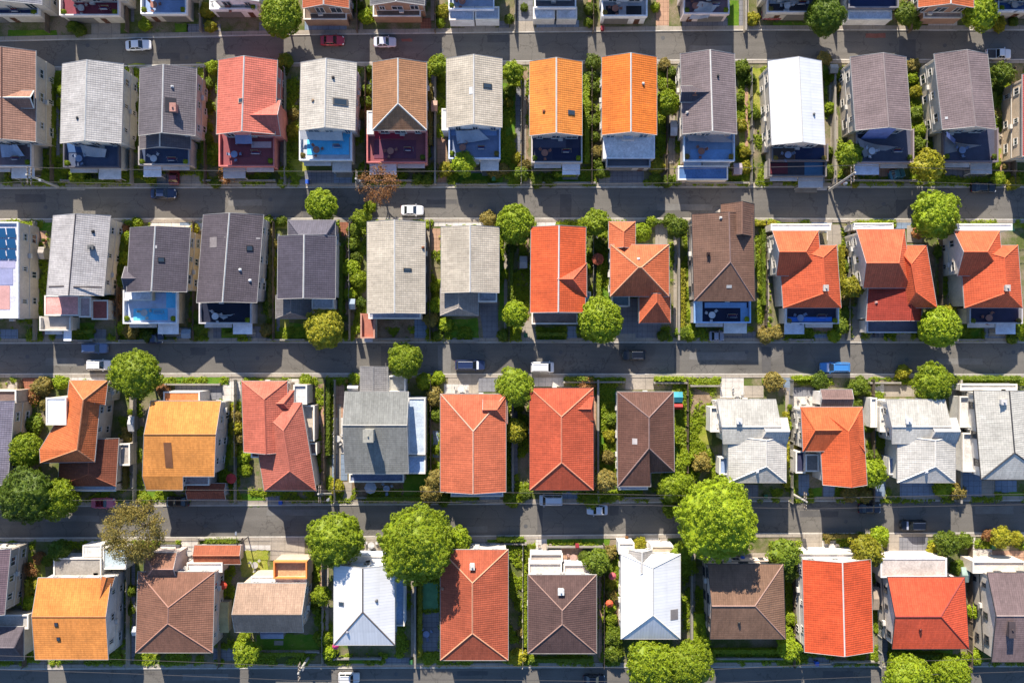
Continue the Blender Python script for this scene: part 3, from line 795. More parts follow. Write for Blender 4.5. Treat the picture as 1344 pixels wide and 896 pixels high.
h = House(3, 'salmon-red stepped house', 'salmon red stepped roof house with a dark notch beside a bare hedge', 315, 499, 416, 644, (205,190,175))
h.R(317, 500, 377, 593, 'ns', 524, None, col=(220,118,92), eave=6.4, rise=2.6, rid=346, sk=3)
h.R(328, 528, 396, 644, 'ns', 565, 618, col=(208,116,94), eave=6.1, rise=2.9, rid=366, sk=19); 
h.R(340, 512, 386, 545, 'ew', None, 372, col=(214,114,90), eave=6.0, rise=1.7); h.flat(330, 593, 352, 600, z=4.8, col=(120,80,76), par=.1)
h.flat(386, 505, 403, 530, z=4.4, col=(215,212,210)); h.flat(397, 532, 413, 578, z=3.2, col=(205,190,170), par=.4); h.flat(396, 581, 416, 596, z=3.0, col=(140,116,110)); h.auto()

h = House(3, 'chimneyed grey house', 'grey tiled house with a tall pale chimney and white-blue side decks', 448, 480, 558, 624, (190,190,190))
h.R(453, 514, 536, 621, 'ew', None, None, col=(150,150,144), rid=558, cap=(190,186,178)); h.feature('chimney', 486, 570, 1.6, 2.0, 1.9, (186,182,168))
h.R(473, 481, 509, 514, 'ns', None, None, col=(158,154,152), eave=4.0, rise=.8); h.flat(510, 493, 532, 514, z=3.4, col=(176,172,160)); 
h.flat(536, 522, 558, 596, z=4.6, col=(196,208,220), par=.15); h.flat(536, 598, 558, 621, z=4.0, col=(180,200,230), par=.15); h.flat(459, 621, 530, 632, z=3.2, col=(110,120,150)); h.auto()

h = House(3, 'left terracotta house', 'terracotta hipped roof house with a valley at its upper right, second of three', 577, 516, 665, 648, (205,200,196))
h.R(578, 517, 664, 645, 'ns', 566, None, col=(224,118,80), rid=621, cap=(246,190,160)); h.R(634, 517, 666, 556, 'ew', None, 652, col=(222,116,80), eave=6.1, rise=1.7)
h.flat(592, 642, 660, 651, z=3.4, col=(180,190,215), par=.1); h.auto()

h = House(3, 'right terracotta house', 'red-orange hipped roof house with a small upper right wing, right of the yellow bush', 694, 508, 779, 645, (200,190,180), 'd')
h.R(695, 509, 779, 643, 'ns', 547, 607, col=(214,96,62), rid=737, cap=(238,150,115)); h.R(734, 520, 779, 552, 'ew', None, 776, col=(206,98,66), eave=6.6, rise=.8, walls=False)
h.auto()

h = House(3, 'chocolate brown house', 'chocolate brown hipped roof house with a missing lower right corner', 809, 512, 885, 641, (205,200,200))
E = 6.2; Z = 8.9
vs = P3([(810,514,E),(884,514,E),(885,619,E),(854,620,E),(854,638,E),(811,638,E),(852,548,Z),(852,588,Z)])
h.roof(vs, [(0,6,1),(0,5,7,6),(5,4,7),(4,3,7),(3,2,7),(1,6,7,2)], [0,1,2,3,4,5], C(122,84,70), 'tile', [(0,6),(1,6),(6,7),(7,5),(7,2)], plain('ridge_tile', C(160,130,122)), True, .45)
h.feature('patch', 833, 579, .8, 1.0, col=(215,205,200)); h.flat(812, 636, 850, 642, z=3.2, col=(200,205,225), par=.1); h.auto()

def pale(short, label, dx, lbl=None):
    h = House(3, short, label, 938+dx, 520, 1033+dx, 634, (230,226,218))
    h.R(941+dx, 524, 1018+dx, 582, 'ew', None, None, col=(228,222,208), eave=6.4, rise=.9, rid=560, sk=8, cap=(225,220,210)); h.feature('chimney', 969+dx, 552, .8, .8, .5, (245,245,245))
    h.R(996+dx, 548, 1033+dx, 582, 'ew', 1006+dx, None, col=(228,220,208), eave=6.2, rise=1.4)
    h.R(956+dx, 572, 1032+dx, 633, 'ns', 578, 612, col=(226,220,208), rid=1006+dx, eave=6.0, rise=1.25, cap='w'); h.feature('vent', 994+dx, 619, col=(240,240,240))
    h.flat(932+dx, 534, 944+dx, 566, z=3.4, col=(226,222,214), par=.4)
    h.flat(944+dx, 600, 957+dx, 622, z=3.0, col=(150,170,205), par=.3)
    return h
h = pale('left pale grey house', 'pale grey hipped house with white side balconies, right of the fenced dirt plot', 0); h.auto()
h = House(3, 'valley-roofed red house', 'bright red hipped house with a deep valley on its upper left slope', 1044, 511, 1138, 637, (226,220,212))
h.R(1051, 534, 1132, 592, 'ew', 1070, 1113, col=(244,118,64), eave=6.5, rise=1.7, sk=3)
h.R(1074, 536, 1132, 636, 'ns', 566, None, col=(240,108,56), eave=6.2, rise=2.6, sk=6, rid=1112)
h.R(1077, 511, 1118, 535, 'ew', None, None, col=(150,120,112), eave=5.4, rise=.8); h.flat(1044, 592, 1056, 620, z=3.0, col=(60,62,90), par=.3); h.flat(1057, 596, 1074, 618, z=4.0, col=(150,140,132)); h.auto()
h = pale('middle pale grey house', 'pale grey hipped house with white balcony walls beside a lime green bush', 222); h.flat(1142, 522, 1150, 560, z=2.8, col=(235,232,226)); h.auto()
h = House(3, 'right pale grey house', 'pale grey roofed house with a dark valley line, cut by the right edge', 1256, 511, 1370, 630, (228,224,216), 'd')
h.R(1278, 512, 1370, 629, 'ns', None, 594, col=(226,220,206), rid=1325, sk=10, cap=(80,78,80)); h.feature('chimney', 1315, 527, .8, .8, .4, (235,230,225))
h.flat(1258, 520, 1279, 560, z=3.2, col=(222,216,206), par=.5); h.flat(1262, 568, 1286, 618, z=3.2, col=(226,220,212), par=.5); h.flat(1260, 504, 1334, 512, z=3.4, col=(222,216,206), par=.2); h.auto()

# ================================================================ ROW 4
h = House(4, 'left-edge mauve house', 'tall mauve roofed house with rows of windows, cut by the left edge', -60, 720, 30, 866, (176,166,152), 'w')
h.R(-60, 720, 14, 806, 'ns', col=(140,116,122), sk=-8, cap=(120,100,104)); h.R(-60, 822, 31, 866, 'ew', None, 18, col=(108,98,104), eave=4.4, rise=2.0); h.flat(-10, 806, 38, 824, z=3.4, col=(190,184,176)); h.auto()
h = House(4, 'orange wide-ridged house', 'bright orange house with its ridge left to right and two dark vents', 43, 720, 155, 866, (214,210,204))
h.R(50, 758, 146, 865, 'ew', None, None, rise=1.5, col=(254,162,76), rid=809, sk=-4, cap=(220,130,70)); h.feature('skylight', 74, 819, .6, .7, .12, (80,50,40)); h.feature('skylight', 77, 838, .6, .7, .12, (80,50,40))
h.R(134, 756, 151, 788, 'ns', None, None, col=(206,122,64), eave=6.45, rise=.7, sk=-10, walls=False)
h.flat(71, 732, 133, 756, z=3.6, col=(160,152,142), par=.15); h.flat(109, 715, 133, 730, z=3.2, col=(222,220,212), par=.1); h.flat(136, 718, 166, 746, z=3.0, col=(190,205,210), par=.2); h.auto()
h = House(4, 'pyramid-roofed brown house', 'brown pyramid-like hipped house with a small upper left wing', 177, 724, 282, 858, (205,186,176))
h.R(181, 750, 282, 856, 'ns', 797, 818, col=(154,108,86), rid=222, sk=-3, cap=(190,140,120)); h.R(189, 725, 232, 762, 'ew', 200, None, col=(164,116,92), eave=6.0, rise=1.6, cap=(190,140,120))
h.R(255, 715, 316, 740, 'ew', None, None, col=(196,110,76), eave=3.0, rise=.7); h.flat(246, 738, 292, 750, z=3.2, col=(236,232,226), par=.2); h.auto()
h = House(4, 'tan tiled house', 'weathered tan tiled house below an orange boxed balcony', 306, 732, 414, 830, (196,176,156), 'w')
h.R(312, 765, 402, 829, 'ew', None, None, col=(196,162,136), rid=806, sk=-4, cap=(150,126,108))
h.flat(330, 756, 402, 766, z=4.2, col=(236,230,222), par=.1); h.flat(361, 735, 404, 757, z=4.2, col=(205,165,120), par=.9, parc=(222,140,72)); h.auto()
h = House(4, 'blue-hipped white house', 'white metal roofed house whose lower hip looks pale blue', 436, 733, 522, 846, (214,222,236), 'w')
h.R(438, 741, 518, 846, 'ns', None, 803, col=(255,255,255), kind='metal', rid=476, cap=(120,110,105)); h.feature('skylight', 448, 792, 1.0, .7, col=(150,150,150)); h.feature('vent', 456, 829, col=(180,180,190)); h.feature('vent', 494, 788, col=(120,120,120))
h.flat(441, 729, 512, 741, z=3.6, col=(235,230,226), par=.2); h.flat(519, 752, 531, 820, z=3.4, col=(160,185,215), par=.3); h.auto()
h = House(4, 'terracotta hipped house', 'terracotta brown hipped house with a white vent near its top', 577, 721, 667, 867, (205,200,190), 'w')
h.R(578, 721, 667, 866, 'ns', 765, 831, col=(196,98,66), rid=620, cap=(240,170,130)); h.feature('chimney', 620, 742, .7, .9, .5, (240,235,225)); h.feature('vent', 581, 772, col=(200,150,120)); h.auto()
h = House(4, 'dark plum hipped house', 'dark plum hipped house with a small white chimney on its lighter upper slope', 692, 726, 783, 857, (205,200,200), 'w')
h.R(693, 754, 783, 857, 'ns', 801, 819, col=(110,84,78), rid=738, cap=(176,140,125)); h.feature('chimney', 736, 775, .9, .9, .5, (245,245,240))
h.flat(694, 738, 737, 754, z=3.4, col=(226,214,200), par=.3); h.flat(740, 740, 775, 754, z=3.2, col=(214,200,190), par=.3); h.flat(696, 726, 738, 736, z=3.0, col=(196,180,165), par=.3); h.auto()
h = House(4, 'brown-valleyed white house', 'white ribbed roof house with a brown shaded valley near the top', 812, 712, 896, 838, (230,230,232), 'w')
h.R(815, 727, 893, 838, 'ns', 745, 807, col=(255,255,255), kind='metal', rid=857, cap='w'); h.R(826, 722, 856, 760, 'ns', None, 752, col=(205,196,185), eave=6.3, rise=1.6, walls=False, cap='w')
h.feature('patch', 885, 806, 1.4, 1.8, col=(150,142,138)); h.flat(812, 712, 832, 726, z=3.6, col=(235,225,212), par=.2); h.flat(855, 716, 884, 727, z=3.4, col=(205,185,160), par=.2); h.auto()
h = House(4, 'hedge-side brown house', 'brown tiled house with ridge left to right, below the largest tree', 925, 739, 1031, 850, (214,196,180), 'd')
h.R(929, 740, 1028, 838, 'ew', None, 991, col=(152,116,92), rid=795, sk=3, cap=(176,140,125)); h.feature('vent', 970, 817, col=(50,46,46)); h.auto()
h = House(4, 'orange-red gabled house', 'vivid orange-red gabled house with a white terrace behind it', 1046, 722, 1146, 870, (230,222,210), 'w')
h.R(1053, 734, 1143, 855, 'ns', None, None, col=(240,96,48), rid=1106, sk=3, cap='w'); h.flat(1048, 725, 1132, 742, z=4.0, col=(236,228,218), par=.3); h.auto()
h = House(4, 'red hipped house', 'red hipped house with dark red lower slope and pale flat roof behind', 1155, 730, 1275, 853, (228,214,200), 'd')
h.R(1165, 757, 1266, 851, 'ew', None, 1235, col=(240,98,60), rid=809, sk=6, cap=(160,60,50)); h.feature('vent', 1208, 826, col=(90,30,30))
h.flat(1156, 732, 1242, 757, z=5.2, col=(205,190,178), par=.12, parc=(235,230,225)); h.auto()
h = House(4, 'right-edge mauve house', 'mauve grey tiled house with a pale arched side wall, cut by the right edge', 1280, 740, 1400, 872, (224,210,192), 'd')
h.R(1296, 751, 1400, 868, 'ew', None, None, col=(142,120,118), rid=808, sk=6, cap=(170,150,146)); h.feature('chimney', 1325, 824, .9, 2.6, .4, (90,78,80))
h.flat(1276, 736, 1344, 751, z=4.0, col=(226,212,196), par=.3); h.auto()
# ================================================================ ground, roads
G_base = ground_mat('yard_ground', [(.095,.115,.030,1), (.24,.19,.13,1), (.075,.135,.018,1)], .18, bd=.08)
G_far = ground_mat('far_ground', [(.09,.10,.05,1), (.20,.18,.14,1)], .05)
G_lawn = ground_mat('lawn_grass', [(.080,.175,.014,1), (.13,.22,.020,1), (.22,.22,.05,1)], .35, bd=.10, fine=9)
G_lawny = ground_mat('dry_lawn', [(.22,.25,.03,1), (.32,.30,.07,1), (.14,.20,.02,1)], .35, bd=.10, fine=9)
G_dirt = ground_mat('bare_soil', [(.20,.135,.085,1), (.30,.22,.145,1), (.10,.09,.03,1)], .4, bd=.08)
def paving(name, col, sx, sy, bumpd=.015, var=.25):
    m, t, b = nt(name, .88, .2)
    p = pos(t); sp = t.nodes.new('ShaderNodeSeparateXYZ'); t.links.new(p, sp.inputs[0])
    fs = []
    for i, q in ((0, sx), (1, sy)):
        f = mth(t, 'FRACT', mth(t, 'DIVIDE', sp.outputs[i], q))
        fs.append(mapr(t, mth(t, 'ABSOLUTE', mth(t, 'SUBTRACT', f, .5)), .5-.05/q*1.2, .5, 1, .55))
    j = mth(t, 'MULTIPLY', fs[0], fs[1])
    n1 = mapr(t, noi(t, p, .35, 6, .7), .3, .7, 1-var, 1+var*.5)
    n2 = mapr(t, noi(t, p, 3.5, 4, .7), .3, .7, .85, 1.08)
    t.links.new(scaled(t, col, mth(t, 'MULTIPLY', j, mth(t, 'MULTIPLY', n1, n2))), b.inputs['Base Color'])
    bump(t, b, j, bumpd)
    return m
P_conc = paving('concrete_slabs', C(190,178,162), 2.4, 2.4)
P_white = paving('white_paving', C(238,230,220), 1.2, 1.2)
P_grey = paving('grey_pavers', C(150,150,156), .9, .9)
P_terra = paving('terracotta_pavers', C(184,120,92), .5, .5)
P_blue = paving('blue_grey_pavers', C(150,168,190), 1.0, 1.0)
P_pink = paving('pink_pavers', C(214,170,140), .8, .8)

# asphalt, laid in long lanes with patches, seams and tyre-polished streaks
def asphalt():
    m, t, b = nt('asphalt', .92, .2)
    p = pos(t)
    mp = t.nodes.new('ShaderNodeVectorMath'); mp.operation = 'MULTIPLY'; t.links.new(p, mp.inputs[0]); mp.inputs[1].default_value = (.03, .9, 1)
    st = mapr(t, noi(t, mp.outputs[0], 1.0, 5, .65), .3, .7, .88, 1.10)
    bl = mapr(t, noi(t, p, .12, 6, .7), .3, .7, .86, 1.10)
    fi = mapr(t, noi(t, p, 5, 3, .8), .3, .7, .86, 1.12)
    vo = t.nodes.new('ShaderNodeTexVoronoi'); vo.feature = 'DISTANCE_TO_EDGE'; vo.inputs['Scale'].default_value = .16
    wv = t.nodes.new('ShaderNodeVectorMath'); wv.operation = 'ADD'; t.links.new(p, wv.inputs[0])
    nz = t.nodes.new('ShaderNodeTexNoise'); nz.inputs['Scale'].default_value = .8; nz.inputs['Detail'].default_value = 4; t.links.new(p, nz.inputs[0])
    sc = t.nodes.new('ShaderNodeVectorMath'); sc.operation = 'SCALE'; t.links.new(nz.outputs['Color'], sc.inputs[0]); sc.inputs['Scale'].default_value = 2.5
    t.links.new(sc.outputs[0], wv.inputs[1]); t.links.new(wv.outputs[0], vo.inputs['Vector'])
    cr = mapr(t, vo.outputs['Distance'], 0, .018, .66, 1)
    oil = mapr(t, noi(t, p, .55, 4, .6), .66, .74, 1, .68)
    pa = mapr(t, noi(t, p, .07, 2, .3), .62, .64, 1, .86)
    f = mth(t, 'MULTIPLY', mth(t, 'MULTIPLY', st, bl), mth(t, 'MULTIPLY', mth(t, 'MULTIPLY', fi, cr), mth(t, 'MULTIPLY', pa, oil)))
    t.links.new(scaled(t, (.138,.127,.112,1), f), b.inputs['Base Color'])
    bump(t, b, noi(t, p, 9, 2, .7), .02)
    return m
M_asph = asphalt()
structure('ground', MB().poly([(-900,-900,-.012),(900,-900,-.012),(900,900,-.012),(-900,900,-.012)]), G_base)
XS = [-600, 0, 330, 660, 1000, 1344, 1950]
ROADS = [
 ([60, 55, 47.5, 43.5, 40.5, 40.5, 40], [94, 89, 83, 80, 78, 78, 78]),
 ([248.5, 248, 247, 246.7, 246.5, 246.5, 246], [288, 287, 286, 286, 286, 287.5, 288]),
 ([451, 451, 450, 450, 450, 450, 450], [490, 490, 489, 490, 490, 490.5, 490]),
 ([666, 665, 663.5, 661.5, 658, 657, 656], [706, 705, 703.5, 702, 699, 698, 697]),
 ([879, 878, 877, 876, 875, 874.5, 874], [920, 919, 918, 917, 916, 915.5, 915]),
]
def interp(ys, x):
    for i in range(len(XS)-1):
        if x <= XS[i+1]: return ys[i] + (ys[i+1]-ys[i])*(x-XS[i])/(XS[i+1]-XS[i])
    return ys[-1]
for n, s_ in ROADS:
    m = MB(); kb = MB(); sw = MB()
    for i in range(len(XS)-1):
        a, b, c, d = W(XS[i], n[i]), W(XS[i+1], n[i+1]), W(XS[i+1], s_[i+1]), W(XS[i], s_[i])
        m.poly([(v.x, v.y, .0) for v in (d, c, b, a)])
        for (p, q, sg) in ((a, b, 1), (d, c, -1)):
            w0, w1 = .0, .2
            kb.mesh([(p.x, p.y+sg*w0, 0), (q.x, q.y+sg*w0, 0), (q.x, q.y+sg*w1, 0), (p.x, p.y+sg*w1, 0),
                     (p.x, p.y+sg*w0, .12), (q.x, q.y+sg*w0, .12), (q.x, q.y+sg*w1, .12), (p.x, p.y+sg*w1, .12)], [(4,5,6,7),(0,1,5,4),(2,3,7,6)])
            sw.poly([(p.x, p.y+sg*.2, .100), (q.x, q.y+sg*.2, .100), (q.x, q.y+sg*(.9 if sg > 0 else .75), .100), (p.x, p.y+sg*(.9 if sg > 0 else .75), .100)][::sg])
    structure('road', m, M_asph); structure('kerb', kb, plain('kerb_stone', C(205,198,186, .8), .9, .3)); structure('pavement', sw, P_conc)

# surfaces laid on the plots: kind, x0, y0, x1, y1 in plan units
PATCH = '''
conc 120 30 158 50;grey 245 32 290 50;grey 340 30 370 47;blue 400 27 455 45;terra 552 24 566 41;conc 610 27 650 42;grey 655 28 668 42;conc 670 28 702 41;blue 704 27 760 41
grey 678 0 700 28;pink 861 0 878 34;conc 862 34 878 40;grey 895 24 955 40;grey 970 0 978 40;blue 1133 26 1162 40;white 1218 25 1256 41;conc 1285 30 1318 42;lawn 950 0 970 38;lawn 230 32 247 47;lawn 10 40 75 52
lawn 60 88 88 97;lawny 168 84 190 95;lawny 258 82 285 110;lawn 1015 30 1060 40;lawn 1100 28 1132 39
grey 205 228 232 246;conc 233 229 264 246;lawny 382 160 405 231;conc 368 95 375 236;grey 400 224 440 246;blue 438 224 462 246;conc 392 236 408 247
grey 565 96 573 210;pink 574 180 586 246;grey 614 225 640 246;lawn 658 110 676 216;lawn 602 228 660 246;grey 677 114 683 205;dirt 684 88 693 225
lawn 764 95 775 215;lawn 726 216 760 245;conc 684 234 700 247;conc 786 232 800 247;grey 800 214 845 246;conc 876 150 886 215;lawny 968 90 1003 150;lawny 970 150 985 245;conc 985 150 990 200
blue 1055 228 1082 246;conc 1088 90 1095 138;conc 1090 152 1100 200;pink 1128 218 1180 232;lawny 1196 100 1214 165;lawny 1306 95 1330 232;conc 1306 174 1321 195;pink 1312 202 1335 228;grey 1240 214 1290 232
conc 88 236 112 250;white 1060 244 1085 250
lawn 27 290 68 304;pink 44 303 62 320;blue 0 432 24 450;lawn 46 385 56 448;blue 73 436 88 450;lawn 95 424 124 449;grey 124 432 140 449;conc 58 430 66 449
white 197 287 268 303;blue 236 287 250 296;lawn 248 287 268 292;blue 232 430 252 449;lawn 290 425 325 448;conc 273 427 280 449;grey 280 428 290 449;grey 325 428 345 444
lawny 350 287 380 300;lawn 436 287 460 300;lawny 350 300 362 420;lawn 443 320 452 448;lawny 361 418 380 449;lawn 380 424 400 448;conc 456 385 464 405;terra 446 290 470 310
terra 475 412 492 440;dirt 492 420 544 446;blue 544 418 560 447;white 570 287 640 297;pink 564 300 578 330;conc 558 300 566 420;lawn 590 418 628 447;curve 628 390 653 449;lawn 655 335 668 420
white 703 287 730 300;lawn 730 287 762 297;lawn 705 430 744 448;blue 744 428 757 450;conc 684 415 704 447;lawn 780 330 800 420;dirt 680 305 694 420;grey 812 392 868 449;conc 808 438 834 449;lawn 845 287 900 292;conc 860 293 876 322
conc 884 310 890 440;lawny 892 350 906 438;lawny 995 300 1006 420;grey 940 435 992 449;lawny 990 287 1064 297;blue 1064 288 1085 305;white 1085 288 1092 316;lawn 1035 426 1066 449;pink 1066 420 1092 436;blue 1068 437 1092 449
conc 1086 295 1104 330;lawny 1100 320 1116 420;lawn 1127 288 1175 296;blue 1175 288 1200 300;conc 1190 296 1210 318;conc 1118 400 1130 448;grey 1140 436 1160 448;lawn 1160 436 1176 448;conc 1176 436 1196 448;blue 1292 425 1324 448
green 1308 289 1332 303;lawn 1254 425 1290 448;dirt 1216 330 1226 430;lawny 1330 287 1345 300;conc 1100 430 1116 450;conc 1243 300 1250 400
terra 30 496 50 520;lawn 60 493 92 500;white 91 494 142 500;conc 10 500 26 512;lawn 216 494 300 505;grey 230 505 292 524;white 292 500 316 527;conc 300 496 318 500;lawny 300 530 316 610;conc 170 520 180 640
lawn 185 645 214 664;conc 184 658 214 666;grey 252 655 300 664;white 376 497 400 520;dirt 408 504 428 545;conc 412 545 428 556;lawn 316 647 348 664;grey 348 650 368 664;pink 424 560 430 600
pink 438 505 452 548;white 437 548 452 595;blue 436 596 456 630;conc 450 632 462 655;dirt 462 632 530 650;lawn 530 622 560 660;white 458 495 474 513;lawn 480 650 556 662;white 583 504 615 516;conc 588 493 618 504;conc 615 495 628 516;grey 628 493 655 514
blue 568 565 576 600;lawn 560 570 568 640;lawn 590 650 628 661;blue 629 650 656 662;conc 670 540 676 640;lawn 666 545 671 645;white 700 492 740 507;lawn 740 492 820 500;conc 736 508 756 519;conc 821 492 858 511;lawn 858 493 900 503
blue 738 645 758 661;lawn 785 497 808 640;dirt 906 510 934 575;lawny 906 555 934 583;lawn 886 520 900 600;lawn 905 590 935 618;white 945 492 976 522;conc 976 506 1002 522;lawn 1000 492 1030 502;blue 1028 492 1040 508;grey 1032 508 1075 540;white 1042 520 1072 534
lawn 1040 492 1080 500;conc 1130 492 1142 506;lawn 1140 492 1180 498;lawn 1250 492 1344 500;white 1140 504 1160 515;lawn 1140 516 1160 528;conc 1160 506 1200 520;lawny 1040 560 1048 640;blue 1048 622 1062 652;lawn 1062 640 1078 655;blue 1080 637 1096 656
lawn 1096 640 1140 655;blue 1181 632 1232 656;white 1248 508 1275 525;grey 1248 525 1262 570;blue 1260 620 1288 652;conc 1288 630 1305 652;blue 1306 630 1334 646;lawn 1306 646 1344 654;grey 958 636 995 656;lawn 930 640 958 658;blue 1140 622 1162 655
lawny 32 725 60 830;white 238 704 260 748;lawn 262 706 316 716;conc 318 704 360 722;white 316 715 358 722;lawny 316 722 352 756;grey 210 714 238 724;conc 355 706 400 735;pink 420 725 428 800;white 476 722 510 733;conc 478 706 496 722
conc 514 714 540 740;conc 620 702 640 718;lawn 640 704 690 712;dirt 500 760 520 800;green 551 764 575 800;grey 551 803 576 855;lawny 690 705 704 740;white 703 704 719 726;lawn 718 704 800 715;pink 735 716 765 740;conc 688 702 702 714
white 845 700 865 722;conc 866 702 876 716;lawny 832 702 845 722;dirt 795 715 812 840;lawny 906 800 926 870;grey 926 744 936 760;conc 972 725 1020 740;conc 1052 698 1079 724;lawn 1080 700 1140 708;conc 1164 700 1180 726;grey 1180 700 1218 726;white 1262 698 1280 720
white 1274 720 1302 736;pink 1302 722 1344 740;conc 1300 700 1344 702;lawn 1140 850 1150 872;grey 1060 862 1088 874;lawny 545 740 550 870;white 1078 709 1098 724;grey 1155 838 1165 870
lawny 175 856 195 876;lawny 150 852 168 872;grey 280 850 318 866;conc 360 840 372 846;grey 505 862 540 876;lawny 545 860 582 876;lawn 440 862 500 875;lawn 336 832 420 855;lawn 1166 853 1250 872;lawn 930 850 1040 872;conc 35 868 60 878;lawn 690 860 780 872
'''
PM = dict(conc=P_conc, grey=P_grey, blue=P_blue, white=P_white, pink=P_pink, terra=P_terra, lawn=G_lawn, lawny=G_lawny, dirt=G_dirt, green=plain('green_deck', C(120,185,130), .8), curve=P_grey)
PN = dict(conc='path', grey='driveway', blue='driveway', white='patio', pink='path', terra='patio', lawn='lawn', lawny='lawn', dirt='soil_bed', green='court', curve='driveway')
lv = 0; PAVED = []
for it in PATCH.replace('\n', ';').split(';'):
    q = it.split()
    if len(q) != 5: continue
    k = q[0]; x0, y0, x1, y1 = map(float, q[1:]); lv += 1
    z = .016 + (lv % 17)*.0045
    if k not in ('lawn','lawny','dirt'): PAVED.append((x0, y0, x1, y1))
    a, b = W(x0, y0), W(x1, y1); m = MB()
    if k == 'curve':
        pl, pr = [], []
        for i in range(9):
            t_ = i/8; y = a.y + (b.y-a.y)*t_; off = -.9*math.sin(t_*math.pi*.5)**2
            pl.append((a.x+off*-1, y, z)); pr.append((b.x+(t_**2)*0.2, y, z))
        m.poly(pl + pr[::-1])
    elif k in ('lawn', 'lawny', 'dirt'):
        # ragged edges
        pts = []
        for (p, q2) in (((a.x,b.y),(b.x,b.y)), ((b.x,b.y),(b.x,a.y)), ((b.x,a.y),(a.x,a.y)), ((a.x,a.y),(a.x,b.y))):
            L = math.hypot(q2[0]-p[0], q2[1]-p[1]); n = max(2, int(L/.6))
            for i in range(n):
                t_ = i/n; x, y = p[0]+(q2[0]-p[0])*t_, p[1]+(q2[1]-p[1])*t_
                pts.append((x+random.uniform(-.16,.16), y+random.uniform(-.16,.16), z))
        m.poly(pts)
    else: m.poly([(a.x,b.y,z),(b.x,b.y,z),(b.x,a.y,z),(a.x,a.y,z)])
    structure(PN[k], m, PM[k])

# ---------------------------------------------------------------- fences between the plots
ROWY = {0: (-60, 44), 1: (92, 243), 2: (292, 446), 3: (498, 658), 4: (712, 872)}
def fence(px, y0, y1, style, row):
    a, b = W(px, y0), W(px, y1); e = empty('fence' if style != 'wall' else 'garden_wall', ((a.x+b.x)/2, (a.y+b.y)/2, 0))
    L = a.y-b.y; n = max(2, round(L/2.6))
    if style == 'wall':
        m = MB().box(a.x-.11, b.y, 0, a.x+.11, a.y, 1.5); m.build('wall', plain('block_wall', C(196,186,170), .9, .3), e)
        MB().box(a.x-.17, b.y-.04, 1.503, a.x+.17, a.y+.04, 1.6).build('coping', M_conc, e)
        look, cat = 'low pale block wall', 'garden wall'
    else:
        mt = M_wood if style == 'wood' else plain('pale_fence_paint', C(190,184,172), .8, .2)
        m = MB(); k = int(L/.16)
        for i in range(k):
            y = b.y + (i+.5)*L/k; h = 1.7 + random.uniform(-.03, .03)
            m.box(a.x-.02+random.uniform(-.01,.01), y-.07, .06, a.x+.02, y+.07, h)
        m.box(a.x+.022, b.y, 1.2, a.x+.08, a.y, 1.3); m.box(a.x+.022, b.y, .4, a.x+.08, a.y, .5)
        m.build('panel', mt, e)
        for i in range(n+1):
            y = b.y + i*L/n; MB().box(a.x-.14, y-.06, 0, a.x-.022, y+.06, 1.85).build('post', mt, e)
        look, cat = ('brown board fence' if style == 'wood' else 'pale board fence'), 'fence'
    later(e, look, px, (y0+y1)/2, cat, 'fences between the plots')
FEN = {1: [(72,'wood'),(176,'pale'),(272,'wood'),(376,'pale'),(481,'wood'),(572,'wall'),(684,'pale'),(776,'wood'),(874,'wood'),(984,'pale'),(1092,'wall'),(1211,'pale'),(1326,'wood')],
 2: [(50,'pale'),(158,'wood'),(257,'wood'),(361,'wood'),(460,'pale'),(565,'wood'),(668,'wood'),(778,'pale'),(889,'wall'),(1003,'wood'),(1111,'pale'),(1231,'wood')],
 3: [(30,'wood'),(180,'pale'),(311,'pale'),(428,'wood'),(441,'pale'),(566,'wood'),(673,'wall'),(784,'wall'),(901,'wood'),(1037,'pale'),(1143,'wood'),(1256,'wall')],
 4: [(36,'wood'),(171,'pale'),(290,'wood'),(425,'pale'),(546,'wall'),(686,'pale'),(792,'wood'),(906,'wall'),(1040,'wood'),(1152,'pale'),(1270,'wood')],
 0: [(66,'wood'),(170,'wood'),(266,'pale'),(470,'wood'),(572,'wood'),(676,'pale'),(778,'wood'),(976,'wall'),(1094,'wood'),(1192,'wood')]}
for r_, l in FEN.items():
    for n_, (x_, st_) in enumerate(l):
        if n_ % 3 == 2: continue
        sg = 1 if (n_+r_) % 2 else -1; y0, y1 = ROWY[r_]; f0, f1 = random.uniform(0, .25), random.uniform(.7, 1)
        xa, xb = sorted((x_+sg*2, x_+sg*6.5)); ya, yb = y0+(y1-y0)*f0, y0+(y1-y0)*f1
        PAVED.append((xa, ya, xb, yb)); a, b = W(xa, ya), W(xb, yb); z = .10 + n_*.0015
        structure('path', MB().poly([(a.x,b.y,z),(b.x,b.y,z),(b.x,a.y,z),(a.x,a.y,z)]), (P_conc, P_grey, P_pink, P_conc)[(n_+r_) % 4])
for r_, l in FEN.items():
    for x_, st_ in l: fence(x_, ROWY[r_][0], ROWY[r_][1], st_, r_)
